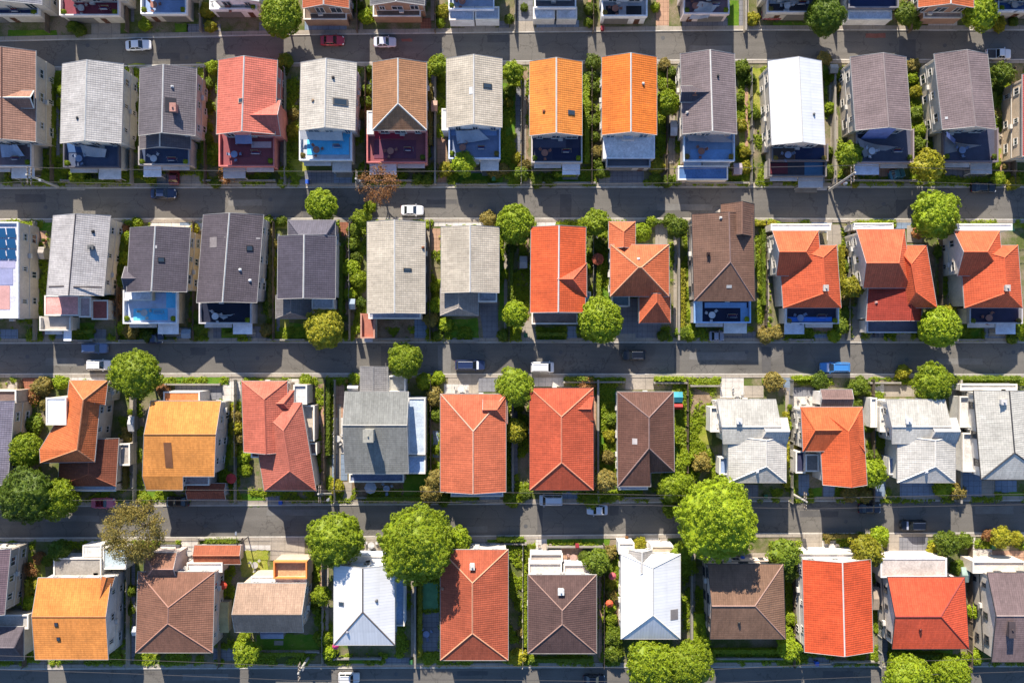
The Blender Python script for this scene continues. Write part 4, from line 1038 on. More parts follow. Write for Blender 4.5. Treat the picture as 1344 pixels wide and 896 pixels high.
# front hedges / low front walls: x0,x1,y
def lowwall(x0, x1, y, h=.8, col=(196,188,176)):
    a, b = W(x0, y), W(x1, y); e = empty('garden_wall', ((a.x+b.x)/2, a.y, 0))
    MB().box(a.x, a.y-.1, 0, b.x, a.y+.1, h).build('wall', plain('block_wall', C(*col), .9, .3), e)
    MB().box(a.x-.04, a.y-.15, h+.003, b.x+.04, a.y+.15, h+.09).build('coping', M_conc, e)
    for xx in (a.x, b.x): MB().box(xx-.17, a.y-.17, 0, xx+.17, a.y+.17, h+.3).build('pier', M_conc, e)
    later(e, 'low front wall with piers', (x0+x1)/2, y, 'garden wall', 'front garden walls')
for q in ((84,160,238),(270,362,238),(470,560,238),(600,655,243),(700,780,241),(900,980,241),(1100,1200,238),(96,124,447),(160,230,447),(350,400,446),(500,540,445),(590,627,447),(704,742,447),(1035,1064,446),(1254,1290,446),
          (220,290,504),(740,818,501),(858,900,502),(906,944,506),(1140,1178,502),(470,556,652),(600,628,656),(820,880,652),(1096,1138,652),(640,690,712),(262,318,706),(718,790,716),(336,420,853),(440,500,862),(930,1036,862),(1090,1150,866)):
    lowwall(*q)

# repairs in the asphalt, drain covers and a few painted remains
RPAT = [(200,70,236,80,0),(640,46,668,56,0),(905,60,960,76,1),(1136,44,1162,50,2),(1180,52,1202,79,0),(527,51,541,55,2),(20,255,60,266,0),(300,262,344,270,1),(398,256,420,286,0),(735,255,750,285,0),(862,268,935,276,1),(1176,262,1200,286,0),(560,262,600,268,0),
 (60,470,110,480,1),(250,456,270,466,0),(500,454,528,489,0),(575,452,592,489,1),(905,462,980,472,1),(885,456,892,488,0),(1230,470,1290,478,1),(1000,455,1012,489,0),(60,676,130,684,1),(350,668,430,676,1),(560,690,640,698,1),(705,664,712,700,0),(800,664,812,676,0),(1050,670,1100,678,0),(1280,664,1330,674,1),
 (240,884,300,892,1),(600,880,640,886,0),(1080,880,1120,890,0)]
M_pd = plain('asphalt_patch_dark', (.095,.090,.086,1), .9, .2); M_pl = plain('asphalt_patch_pale', (.175,.165,.15,1), .9, .2); M_pr = plain('brick_red_patch', (.25,.10,.075,1), .9, .25)
for i, (x0, y0, x1, y1, k) in enumerate(RPAT):
    a, b = W(x0, y0), W(x1, y1); rr = random.Random(i); z = .004 + (i % 3)*.002
    pts = []
    for (p, q2) in (((a.x,b.y),(b.x,b.y)), ((b.x,b.y),(b.x,a.y)), ((b.x,a.y),(a.x,a.y)), ((a.x,a.y),(a.x,b.y))):
        for j in range(4):
            t_ = j/4; pts.append((p[0]+(q2[0]-p[0])*t_+rr.uniform(-.07,.07), p[1]+(q2[1]-p[1])*t_+rr.uniform(-.07,.07), z))
    structure('road_patch', MB().poly(pts), (M_pd, M_pl, M_pr)[k])
for x, y in ((115,60),(245,76),(580,66),(870,50),(1240,60),(60,272),(355,262),(618,270),(868,262),(1010,276),(1160,268),(36,468),(338,470),(736,462),(980,462),(1190,472),(1330,462),(270,690),(518,676),(690,690),(832,664),(789,694),(1110,684),(1255,672),(520,884),(940,884)):
    a = W(x, y); m = MB(); m.cyl((a.x,a.y,.008),(a.x,a.y,.022),.36,n=16)
    structure('drain_cover', m, plain('cast_iron', (.09,.09,.09,1), .6, .2))
# ================================================================ trees and bushes
def crown_mesh(r, seed, dense=1.0, lumpy=.18, flat=.8, leaf=.30, inner=True):
    rnd = random.Random(seed); vs = []; fs = []
    off = Vector((rnd.uniform(0,99), rnd.uniform(0,99), 0))
    cr = max(.26, min(.42, r*.18)); n = int(dense * 3.2 * (r/cr)**2)
    def leafq(c, nrm, s):
        a = nrm.orthogonal().normalized(); a.rotate(Matrix.Rotation(rnd.uniform(0, 6.28), 3, nrm)); b = nrm.cross(a)
        k = len(vs); w = s*.5
        vs.extend([c-a*s*.6, c-b*w*.8, c+a*s*.6, c+b*w*.8]); fs.append((k, k+1, k+2, k+3))
    def surf(d):
        q = noise.noise(d*1.6+off)*lumpy*2 + noise.noise(d*4+off)*lumpy*.7
        rr = r*(1+q); return Vector((d.x*rr, d.y*rr, d.z*rr*flat))
    for i in range(n):
        z = 1-1.55*(i+.5)/n; ph = i*2.39996+rnd.uniform(-.3,.3); s = math.sqrt(max(0, 1-z*z))
        d = Vector((s*math.cos(ph), s*math.sin(ph), z)); c = surf(d)*rnd.uniform(.86, 1.0)
        c *= (r-cr*.5)/r
        rr = cr*rnd.uniform(.65, 1.3)
        m = int(24*(rr/.5)**2*(.30/leaf)**2*.9)+8
        for j in range(m):
            e = Vector((rnd.gauss(0,1), rnd.gauss(0,1), rnd.gauss(0,1))).normalized()
            if e.dot(d) < -.45: e = -e
            nn = (e + Vector((rnd.gauss(0,.45), rnd.gauss(0,.45), rnd.gauss(.25,.45)))).normalized()
            leafq(c + Vector((e.x, e.y, e.z*.8))*rr*rnd.uniform(.75,1.05), nn, leaf*rnd.uniform(.6,1.25))
    if inner:
        bm = bmesh.new(); bmesh.ops.create_icosphere(bm, subdivisions=3, radius=1)
        k = len(vs)
        for v in bm.verts: vs.append(surf(v.co.normalized())*.90*(r-cr*.4)/r)
        for f in bm.faces: fs.append(tuple(v.index+k for v in f.verts))
        bm.free()
    me = bpy.data.meshes.new('crown'); me.from_pydata([tuple(v) for v in vs], [], fs); me.update()
    me.materials.append(LEAF['b']); return me
def sparse_mesh(r, seed, leaf=.26):
    """thin crown: twiggy clusters with gaps"""
    rnd = random.Random(seed); vs = []; fs = []
    for i in range(int((110 if r < 4 else 290)*(r/3)**1.6)):
        d = Vector((rnd.gauss(0,1), rnd.gauss(0,1), abs(rnd.gauss(0,.8))-.2)).normalized()
        c = d*r*rnd.uniform(.35,1)**.7; c.z *= .7
        for j in range(24):
            e = Vector((rnd.gauss(0,1), rnd.gauss(0,1), rnd.gauss(0,1)))*.26
            nrm = Vector((rnd.gauss(0,1), rnd.gauss(0,1), rnd.gauss(.6,1))).normalized(); p = c+e
            a = nrm.orthogonal().normalized(); b = nrm.cross(a); s = leaf*rnd.uniform(.5,1.1); k = len(vs)
            vs.extend([p-a*s*.5, p-b*s*.4, p+a*s*.5, p+b*s*.4]); fs.append((k,k+1,k+2,k+3))
    me = bpy.data.meshes.new('crown'); me.from_pydata([tuple(v) for v in vs], [], fs); me.update()
    me.materials.append(LEAF['a']); return me
SIZES = [.9, 1.4, 2.3, 3.6, 5.2, 7.0]
CM = {s: [crown_mesh(s, 10*i+j, lumpy=.17 if s < 3 else .13, flat=.82, leaf=.20 if s < 2 else .26 if s < 3 else .23) for j in range(3)] for i, s in enumerate(SIZES)}
SMOOTH = {s: crown_mesh(s, 77+i, dense=1.3, lumpy=.03, flat=.85, leaf=.20 if s < 2 else .26) for i, s in enumerate([1.4, 2.3, 3.6])}
SP = {s: [sparse_mesh(s, 5+i+9*j) for j in range(2)] for i, s in enumerate([1.4, 3.4, 5.4])}
def trunk_mesh(r, h, seed):
    rnd = random.Random(seed); m = MB(); t = .05+.045*r
    m.cyl((0,0,-.1), (rnd.uniform(-.1,.1), rnd.uniform(-.1,.1), h), t, t*.62, 8)
    for i in range(5):
        a = i*1.26+rnd.uniform(-.3,.3); l = r*.62
        m.cyl((0,0,h*.75), (math.cos(a)*l, math.sin(a)*l, h+r*.45), t*.45, t*.12, 6)
    me = bpy.data.meshes.new('trunk'); me.from_pydata(m.v, [], m.f); me.materials.append(M_bark); return me
TM = {}
LOOK = dict(b='bright green', g='mid green', d='dark green', y='yellow-green', a='rusty brown', o='olive green')
def plant(x, y, rpx, k):
    sm = k.endswith('*'); k = k[0]
    r = rpx/S*1.03; tree = rpx >= 13
    h = (1.0 + r*.55) if tree else .12
    zc = h + r*(.62 if tree else .45)
    r *= (H-zc)/H
    p = W(x, y, zc)
    e = empty('tree' if tree else 'bush', (p.x, p.y, 0))
    sparse = (k in 'a' and rpx > 8) or (k == 'o' and rpx >= 30)
    pool = SP if sparse else SMOOTH if sm else CM
    s = min(pool, key=lambda q: abs(math.log(q/r)))
    me = pool[s] if sm and not sparse else random.choice(pool[s])
    c = bpy.data.objects.new('crown', me); COL.objects.link(c); c.parent = e
    c.location = (0, 0, zc); f = r/s; c.scale = (f*random.uniform(.93,1.07), f*random.uniform(.93,1.07), f*random.uniform(.85,1.05)); c.rotation_euler = (0, 0, random.uniform(0, 6.28))
    c.material_slots[0].link = 'OBJECT'; c.material_slots[0].material = LEAF[k]
    tk = (round(r, 0), round(h, 0), sparse)
    if tk not in TM: TM[tk] = trunk_mesh(max(.7, r), max(.3, h), len(TM))
    t = bpy.data.objects.new('trunk', TM[tk]); COL.objects.link(t); t.parent = e
    shape = 'thin twiggy' if sparse else 'clipped round' if sm else 'large spreading' if rpx > 32 else 'rounded' if tree else 'small'
    later(e, f"{shape} {LOOK[k]} {'tree' if tree else 'bush'}", x, y, 'tree' if tree else 'bush', 'trees and bushes in the plots')
PL = '''97 35 8 g;105 40 8 g;190 33 8 b;272 15 10 y;276 35 8 y;369 20 27 b*;480 22 10 b;580 15 9 y;578 30 6 b;668 25 6 g;775 12 8 g;772 30 6 g;988 25 8 y;1083 20 25 d;1188 18 14 g;1200 30 9 g;1287 18 21 b;1311 32 9 y;1330 28 6 g;860 10 6 b;688 10 5 g;470 8 7 d
80 120 6 b;79 135 6 b;83 222 7 b;102 230 11 b;182 115 6 g;181 140 6 g;182 190 6 g;198 235 7 b;280 88 9 b;272 110 8 g;273 140 7 g;270 180 8 g;285 198 9 b;283 240 7 g;298 230 11 a;375 80 9 g;372 92 7 d;385 150 7 o;383 172 8 y;388 192 7 g;372 225 7 b
485 92 6 d;481 118 7 g;480 135 8 g;479 150 8 o;574 86 13 b;582 102 7 b;582 115 6 b;608 215 16 b;585 222 9 y;497 243 25 a;566 225 7 g;561 236 8 g;548 235 7 g;660 222 8 o;648 225 9 o;673 95 15 b;670 120 8 g;668 135 6 y;679 208 7 y;688 217 8 o;683 228 10 g
778 82 10 g;775 100 7 d;780 115 8 g;772 140 8 b;778 160 9 g;780 180 8 g;783 200 9 o;785 216 7 g;790 226 8 g;705 238 8 g;720 238 7 g;876 135 15 b*;875 112 9 b;872 86 8 o;880 95 7 g;862 219 10 y;860 234 7 g;875 238 8 g;888 236 7 g;973 90 11 g;985 105 7 d;970 130 7 g;973 165 8 y;977 200 8 y;978 220 8 y;990 150 7 g
1081 78 9 o;1080 95 8 g;1095 100 8 b;1100 115 8 o;1090 142 8 b;1087 200 7 g;1088 225 8 g;1114 203 17 b;1117 222 10 o;1198 86 9 o;1197 102 7 b;1202 120 8 y;1203 150 8 g;1207 172 9 b;1205 190 10 g;1218 217 20 y;1315 97 15 g;1310 116 8 d;1305 150 8 o;1305 215 8 b;1310 235 9 b;1330 240 9 y
163 300 6 a;165 312 8 b;160 324 8 g;163 338 9 b;155 352 9 d;158 368 8 g;154 402 12 a;160 430 9 b;172 435 10 o;180 292 7 b;255 300 6 y;258 415 8 g;262 430 9 g;255 441 6 g;422 269 20 b*;352 290 7 g;370 290 6 g;358 320 7 o;358 345 7 y;356 370 7 g;354 400 8 g;350 433 9 o;425 431 24 y;196 440 9 d
475 287 13 b;485 272 8 b;465 302 9 g;463 320 9 g;467 338 8 g;461 352 12 b*;470 366 12 b*;460 386 9 b*;473 397 7 d;570 377 7 b;572 400 10 b;566 420 10 o;584 426 9 b;574 441 7 g;641 287 10 o;676 294 25 b*;670 325 8 d;664 360 6 b;676 412 18 b*;661 440 8 g
782 292 18 b;785 322 9 g;771 350 5 b;843 305 12 b*;890 298 13 g;880 290 9 g;855 291 7 b;870 440 7 g;788 420 30 b*;895 436 9 g;906 440 8 b;1004 440 10 o;1020 436 9 o;1118 377 14 y;1112 394 9 o;1110 411 9 g;1105 428 10 g;1095 441 8 b;1115 330 7 o;1114 350 7 g;1205 305 8 a;1228 281 30 b;1235 330 9 g;1233 429 27 b*;1212 440 7 g;1247 407 8 y;1338 430 12 b;1328 444 7 g;1000 380 6 b;1004 330 6 o
55 507 12 o;44 522 10 a;80 502 9 b;60 530 8 o;45 557 12 g;33 590 22 b*;35 650 35 d;75 655 26 b;22 620 9 d;178 490 33 b;214 512 8 a;308 546 8 o;310 561 9 y;312 576 8 o;320 600 9 b;322 616 9 b;190 655 8 b;166 575 8 o;402 500 9 b;465 497 7 b;443 638 9 y;531 472 22 b;557 500 11 b;575 495 8 b;570 521 12 o;573 545 9 g;572 590 6 b
573 630 13 o;566 646 13 o;582 656 8 g;676 508 25 b;680 532 8 b;676 565 15 y*;672 655 11 b;688 648 8 g;771 505 10 a;803 550 8 g;800 572 8 y;798 600 9 o;795 630 15 o;778 655 12 b;885 612 16 b;900 600 10 b;920 607 12 o;885 636 22 b;903 652 14 b;942 682 50 b;880 668 10 b;1015 500 12 o;1035 560 6 b;1030 590 6 g
1128 507 12 g;1075 500 12 d;1124 530 8 g;1141 560 7 g;1148 598 8 g;1145 620 18 b;1115 648 11 o;1136 650 9 o;1185 488 9 y;1225 502 25 b;1214 522 11 g;1237 640 12 b;1257 645 11 o;1262 590 8 b;1258 606 7 o;1262 574 6 b;1256 540 5 o
40 745 10 a;52 732 8 a;48 770 9 y;40 790 10 b;28 786 8 b;78 722 13 d;62 735 8 g;176 697 40 o;172 775 7 g;170 800 6 g;323 856 17 b;320 838 9 b;440 708 36 b;422 782 13 b;416 797 8 b;426 838 9 b;432 855 10 b;548 715 50 b;601 707 17 b;680 862 12 y;682 795 6 b;683 830 5 o;783 737 17 g;768 732 9 g;795 747 8 g;800 725 10 o;800 765 8 y;802 780 8 o;800 797 8 b;803 812 8 b;805 835 12 g;805 856 12 g
840 713 8 y;895 725 14 b;902 742 12 b;855 871 32 b;902 873 30 b;918 824 8 b;922 842 10 b;930 860 10 b;1030 728 20 g;1033 748 14 g;1036 852 14 b;1028 832 12 b;1040 812 9 b;1137 722 20 y;1155 703 12 b;1130 706 8 g;1228 723 12 y;1242 712 16 g;1266 710 10 g;1258 745 10 g;1315 705 13 y;1298 702 8 a;1334 706 9 y;1276 802 10 b;1280 862 10 b;1190 888 30 b;1247 882 24 b*'''
for it in PL.replace('\n', ';').split(';'):
    q = it.split(); plant(float(q[0]), float(q[1]), float(q[2]), q[3])

# low ground cover in the strips between the houses (leafy, uncountable)
def ground_cover():
    m = MB(); rnd = random.Random(4)
    strips = []
    for r_ in range(1, 5):
        hs = sorted([h for h in HOUSES if h[0] == r_], key=lambda h: h[2]); y0, y1 = ROWY[r_]
        for i in range(len(hs)-1):
            a, b = hs[i][4], hs[i+1][2]
            if b-a > 5: strips.append((a-1, b+1, y0, y1))
        strips.append((-10, 1354, y1-16, y1)); strips.append((-10, 1354, y0-2, y0+6))
    for (a, b, y0, y1) in strips:
        n = int((b-a)*(y1-y0)*.24)
        for _ in range(n):
            x, y = rnd.uniform(a, b), rnd.uniform(y0, y1)
            if noise.noise(Vector((x*.06, y*.05, 3.3))) < -.05: continue
            if any(q[0]-.6 < x < q[2]+.6 and q[1] < y < q[3] for q in PAVED): continue
            p = W(x, y); rr = rnd.uniform(.15, .5)
            for j in range(16):
                e = Vector((rnd.gauss(0,1), rnd.gauss(0,1), abs(rnd.gauss(0,1)))).normalized()
                c = Vector((p.x, p.y, .05)) + Vector((e.x*rr, e.y*rr, e.z*rr*.8+.03))
                nn = (e+Vector((rnd.gauss(0,.4), rnd.gauss(0,.4), .4))).normalized(); s = rnd.uniform(.12,.26)
                u = nn.orthogonal().normalized(); v = nn.cross(u)
                m.poly([c-u*s*.6, c-v*s*.5, c+u*s*.6, c+v*s*.5])
    tag(m.build('ground_cover', LEAF['b']), 'low leafy plants and weeds growing between the houses', 'ground cover', kind='stuff')
ground_cover()

def hedge(x0, y0, x1, y1, k='b', h=1.3):
    a, b = W(x0, y0, h), W(x1, y1, h); rnd = random.Random(int(x0*7+y0)); w, d = b.x-a.x, a.y-b.y
    m = MB(); m.box(a.x+.12, b.y+.12, 0, b.x-.12, a.y-.12, h-.12)
    for _ in range(int((w*d + (w+d)*h*1.2)*22)):
        t_ = rnd.random(); x, y, z = rnd.uniform(a.x, b.x), rnd.uniform(b.y, a.y), h+rnd.uniform(-.12,.12); nn = Vector((rnd.gauss(0,.5), rnd.gauss(0,.5), 1))
        if t_ < .45:
            z = rnd.uniform(.1, h); s_ = rnd.choice((-1, 1))
            if rnd.random() < w/(w+d): y = (a.y if s_ > 0 else b.y)+rnd.uniform(-.1,.1); nn = Vector((0, s_, .4))
            else: x = (b.x if s_ > 0 else a.x)+rnd.uniform(-.1,.1); nn = Vector((s_, 0, .4))
        nn.normalize(); c = Vector((x, y, z + .12*math.sin(x*1.3+y))); u = nn.orthogonal().normalized(); v = nn.cross(u); q = rnd.uniform(.13,.26)
        m.poly([c-u*q*.6, c-v*q*.5, c+u*q*.6, c+v*q*.5])
    o = m.build('hedge', LEAF[k], loc=((a.x+b.x)/2, (a.y+b.y)/2, 0))
    later(o, f'{LOOK[k]} trimmed hedge', (x0+x1)/2, (y0+y1)/2, 'hedge', 'trimmed hedges')
for q in ((767,98,774,214,'b'),(427,500,433,598,'g'),(908,805,926,868,'b'),(352,300,358,418,'o'),(444,322,450,444,'g'),(1104,322,1110,372,'y'),(783,345,790,416,'b'),(1303,120,1309,200,'g'),(263,115,269,215,'g'),(366,235,372,246,'b'),(63,100,69,215,'g'),(165,98,171,180,'b'),(562,110,568,190,'o'),
    (1040,493,1074,499,'b'),(1252,493,1342,499,'g'),(860,494,898,500,'b'),(742,494,780,500,'g'),(988,289,1020,296,'y'),(1128,289,1172,295,'b'),(850,288,878,293,'g'),(556,530,562,600,'b'),(303,530,309,600,'y'),(26,291,42,300,'b'),(268,707,312,713,'g'),(652,705,688,711,'g'),(1082,701,1128,707,'o'),(668,300,674,400,'g'),(893,352,900,436,'y'),
    (1000,300,1006,400,'g'),(1243,500-60,1250,446,'g'),(1030,540,1036,640,'y'),(686,740,692,850,'b'),(798,740,804,830,'g'),(548,765,554,862,'y'),(160,560,166,640,'o'),(206,735,212,746,'g'),(32,760,38,830,'y'),(480,652,560,657,'g'),(590,652,626,657,'b'),(100,432,122,438,'g'),(705,436,742,441,'g'),(292,436,322,441,'g'),(728,226,756,231,'b'),(604,236,640,241,'g'),(100,235,150,240,'g'),(930,852,1036,858,'b'),(1168,858,1240,864,'g'),(694,864,778,869,'g'),(340,856,400,861,'b')):
    hedge(*q)
# ================================================================ vehicles
def loft(secs, cap=True):
    """secs: list of rings with equal point counts"""
    m = MB(); n = len(secs[0]); vs = [p for s_ in secs for p in s_]; fs = []
    for i in range(len(secs)-1):
        for j in range(n):
            fs.append((i*n+j, i*n+(j+1)%n, (i+1)*n+(j+1)%n, (i+1)*n+j))
    if cap: fs.append(tuple(range(n-1,-1,-1))); fs.append(tuple((len(secs)-1)*n+j for j in range(n)))
    return m.mesh(vs, fs)
def bev(o, w=.04, s=2):
    b = o.modifiers.new('bevel', 'BEVEL'); b.width = w; b.segments = s; b.limit_method = 'ANGLE'; b.angle_limit = R(35)
    return o
def ring(x, w, z0, z1, sh=.86):
    # cross section in the YZ plane: sill, waist, shoulder, top
    return [(x,-w*.90,z0),(x,-w,z0+(z1-z0)*.35),(x,-w,z0+(z1-z0)*.72),(x,-w*sh,z1),(x,w*sh,z1),(x,w,z0+(z1-z0)*.72),(x,w,z0+(z1-z0)*.35),(x,w*.90,z0)]
def car(x, y, length_px, rz, col, kind, look, hood=None):
    p = W(x, y, .8); L = length_px/S*.97; w = .92 if kind != 'van' else .98
    e = empty({'suv':'suv','van':'van','pickup':'pickup_truck'}.get(kind, 'car'), (0,0,0))
    paint, t, b = nt('car_paint', .28, .5); b.inputs['Base Color'].default_value = C(*col, .8); b.inputs['Coat Weight'].default_value = .6
    hm = paint
    if hood:
        hm, t, b = nt('hood_paint', .3, .5); b.inputs['Base Color'].default_value = C(*hood, .8); b.inputs['Coat Weight'].default_value = .5
    zb = {'sedan':.86,'suv':1.0,'van':1.05,'pickup':.98,'open':.84}[kind]; zt = {'sedan':1.42,'suv':1.72,'van':1.95,'pickup':1.74,'open':1.1}[kind]
    prof = {'sedan': ([-.5,-.48,-.40,-.25,.12,.32,.44,.5], [.78,.90,.98,1.0,1.0,.97,.90,.72], [.86,.97,1.0,1.03,1.03,.93,.82,.68]),
            'open': ([-.5,-.48,-.40,-.25,.12,.32,.44,.5], [.78,.90,.98,1.0,1.0,.97,.90,.72], [.86,.97,1.0,1.03,1.03,.93,.82,.68]),
            'suv': ([-.5,-.49,-.42,-.2,.15,.34,.46,.5], [.86,.94,.99,1.0,1.0,.98,.93,.80], [.95,1,1.03,1.04,1.04,.98,.90,.74]),
            'van': ([-.5,-.49,-.42,-.2,.2,.36,.46,.5], [.93,.97,1.0,1.0,1.0,.98,.94,.84], [1,1.02,1.03,1.03,1.03,1,.93,.75]),
            'pickup': ([-.5,-.49,-.42,-.2,.15,.34,.46,.5], [.92,.96,.99,1.0,1.0,.98,.93,.80], [.92,.94,.95,.95,1.03,1,.92,.76])}[kind]
    secs = [ring(a*L, w*q, .22, zb*zz) for a, q, zz in zip(*prof)]
    bd = bev(loft(secs).build('body', paint, e), .03)
    # bonnet panel
    xb = {'sedan':.19,'open':.19,'suv':.22,'van':.34,'pickup':.24}[kind]*L
    m = MB(); m.mesh([(xb,-w*.82,zb*1.02),(L*.44,-w*.74,zb*.84),(L*.44,w*.74,zb*.84),(xb,w*.82,zb*1.02),(xb,-w*.82,zb*1.02+.03),(L*.44,-w*.72,zb*.86+.02),(L*.44,w*.72,zb*.86+.02),(xb,w*.82,zb*1.02+.03)],
        [(4,5,6,7),(0,1,5,4),(1,2,6,5),(2,3,7,6),(3,0,4,7)])
    m.build('bonnet', hm, e)
    cx0, cx1, rx0, rx1 = {'sedan':(-.36,.20,-.22,.06),'open':(.05,.20,.04,.10),'suv':(-.46,.22,-.40,.10),'van':(-.48,.36,-.45,.24),'pickup':(-.12,.24,-.07,.13)}[kind]
    zl = zb*1.0
    if kind == 'open':
        MB().mesh([(.16*L,-w*.75,zl),(.16*L,w*.75,zl),(.08*L,w*.68,zl+.38),(.08*L,-w*.68,zl+.38),(.14*L,-w*.75,zl),(.14*L,w*.75,zl),(.06*L,w*.68,zl+.38),(.06*L,-w*.68,zl+.38)],
            [(0,1,2,3),(7,6,5,4),(0,3,7,4),(1,5,6,2),(3,2,6,7)]).build('windscreen', M_carglass, e)
        MB().box(-.30*L,-w*.72,zl-.15,.07*L,w*.72,zl+.04).build('cockpit', plain('leather_red', C(120,20,40), .6), e)
        for q in (-.4,.4):
            for xx in (-.06*L, -.24*L): MB().box(xx-.1, q-.24, zl+.03, xx+.1, q+.24, zl+.42).build('seat', plain('seat_leather', C(150,40,60), .5), e)
    else:
        g = MB().mesh([(cx0*L,-w*.86,zl),(cx1*L,-w*.86,zl),(cx1*L,w*.86,zl),(cx0*L,w*.86,zl),(rx0*L,-w*.70,zt-.06),(rx1*L,-w*.70,zt-.06),(rx1*L,w*.70,zt-.06),(rx0*L,w*.70,zt-.06)],
            [(0,3,2,1),(4,5,6,7),(0,1,5,4),(1,2,6,5),(2,3,7,6),(3,0,4,7)])
        bev(g.build('windows', M_carglass, e), .05)
        rf = MB().mesh([(rx0*L-.03,-w*.73,zt-.07),(rx1*L+.03,-w*.73,zt-.07),(rx1*L+.03,w*.73,zt-.07),(rx0*L-.03,w*.73,zt-.07),(rx0*L+.05,-w*.62,zt),(rx1*L-.05,-w*.62,zt),(rx1*L-.05,w*.62,zt),(rx0*L+.05,w*.62,zt)],
            [(0,3,2,1),(4,5,6,7),(0,1,5,4),(1,2,6,5),(2,3,7,6),(3,0,4,7)])
        r_ = bev(rf.build('car_roof', paint, e), .04)
        if kind in ('suv', 'van'):
            for sgn in (-1, 1): MB().box(rx0*L+.15, sgn*w*.6-.02, zt+.02, rx1*L-.15, sgn*w*.6+.02, zt+.07).build('roof_rail', M_chrome if kind == 'suv' else M_trim_d, r_)
        # pillars
        m = MB()
        for sg in (-1, 1):
            for (a, b_) in (((cx1*L, zl), (rx1*L, zt-.06)), ((cx0*L, zl), (rx0*L, zt-.06)), (((cx0+cx1)*.5*L, zl), ((rx0+rx1)*.5*L, zt-.06))):
                m.cyl((a[0], sg*w*.865, a[1]), (b_[0], sg*w*.705, b_[1]), .05, n=6)
        m.build('pillars', paint, e)
    if kind == 'pickup': MB().box(-.47*L,-w*.82,zb*.6,-.14*L,w*.82,zb*.97).build('load_bed', M_trim_d, e)
    for xx in (-.31*L, .31*L):
        for sg in (-1, 1):
            q = MB().cyl((xx, sg*(w-.20), .32), (xx, sg*(w+.005), .32), .32, n=18).build('wheel', M_black, e)
            MB().cyl((xx, sg*(w-.02), .32), (xx, sg*(w+.02), .32), .19, n=12).build('rim', M_chrome, q)
    hl, t, b = nt('lamp_glass', .1, .8); b.inputs['Base Color'].default_value = (.7,.7,.68,1)
    tl, t, b = nt('tail_lamp_glass', .2, .6); b.inputs['Base Color'].default_value = (.35,.01,.01,1)
    for sg in (-1, 1):
        MB().mesh([(L*.45,sg*w*.55,zb*.62),(L*.485,sg*w*.55,zb*.60),(L*.47,sg*w*.82,zb*.60),(L*.42,sg*w*.90,zb*.64),(L*.45,sg*w*.55,zb*.85),(L*.485,sg*w*.55,zb*.74),(L*.47,sg*w*.80,zb*.76),(L*.42,sg*w*.88,zb*.86)],
            [(0,3,2,1),(4,5,6,7),(0,1,5,4),(1,2,6,5),(2,3,7,6),(3,0,4,7)]).build('headlight', hl, e)
        MB().box(-L*.503, sg*w*.7-.14, zb*.7, -L*.49, sg*w*.7+.14, zb*.9).build('tail_light', tl, e)
        MB().box(cx1*L*.8, sg*(w+.02) if sg > 0 else -w-.2, zl-.02, cx1*L*.8+.12, sg*(w+.2) if sg > 0 else -w-.02, zl+.12).build('mirror', paint, e)
    MB().box(L*.49,-.26,.42,L*.505,.26,.54).build('number_plate', M_trim_w, e)
    e.location = (p.x, p.y, 0); e.rotation_euler = (0,0,R(rz))
    ROOT[e.name] = Vector((p.x, p.y, 0))
    tag(e, look, {'suv':'car','van':'van','pickup':'pickup truck'}.get(kind,'car'), 'cars in the streets and driveways')
CARS = [
 (181,59,34,3,(235,238,245),'sedan','white saloon car driving on the uppermost street near its left end'),
 (436,53,32,0,(170,20,45),'sedan','crimson car on the uppermost street beside the silver car'),
 (505,55,30,0,(205,210,222),'sedan','silver car in the sunlit patch of the uppermost street'),
 (1311,71,33,0,(235,235,240),'pickup','white pickup truck at the right end of the uppermost street'),
 (1013,19,26,180,(160,40,60),'sedan','dark red car parked beside the grey-decked house of the top-edge row'),
 (228,232,22,90,(130,22,36),'sedan','dark red car standing upright in the picture in a driveway'),
 (214,254,34,0,(40,52,84),'sedan','navy car parked at the kerb just below the dark red driveway car'),
 (541,276,30,0,(225,226,230),'sedan','white car on the second street near the rusty twiggy tree'),
 (1292,246,34,0,(22,24,34),'sedan','black car half on the kerb of the second street near the right edge'),
 (1178,228,22,15,(60,120,135),'sedan','small teal car under the eave of a mauve house'),
 (124,457,34,0,(98,120,160),'suv','steel blue car on the third street above a white car'),
 (130,479,33,0,(236,236,238),'suv','white estate car on the third street beside a big round tree'),
 (203,444,22,0,(36,46,84),'sedan','dark blue car in shade below the pool-blue terrace'),
 (617,479,40,0,(38,50,86),'suv','navy estate car with a white bonnet on the third street'),
 (712,482,31,0,(240,240,242),'van','white van on the lower side of the third street'),
 (832,466,30,180,(20,21,26),'suv','black jeep in the middle of the third street'),
 (1096,482,40,180,(60,130,200),'suv','blue car with a pale bonnet on the third street'),
 (941,441,20,0,(150,155,175),'sedan','silver-grey car in the driveway of the large brown house'),
 (135,660,32,0,(206,110,130),'open','pink open-top car with a crimson interior at the kerb'),
 (233,658,30,180,(20,22,28),'sedan','black car parked in front of the bright orange wide house'),
 (723,656,31,180,(226,232,240),'van','white van parked below the right terracotta house'),
 (784,669,28,180,(215,222,235),'sedan','white car half in shadow on the fourth street'),
 (1142,667,30,0,(30,36,52),'sedan','dark navy car at the upper kerb of the fourth street'),
 (1199,689,34,180,(18,22,34),'suv','black car with a silver bonnet on the fourth street'),
 (458,889,28,0,(215,215,215),'suv','pale grey car on the lowest street cut by the bottom edge'),
 (780,892,30,0,(24,28,40),'sedan','dark car on the lowest street below the dark plum house'),
 (478,829+20,1,0,(0,0,0),'skip','')]
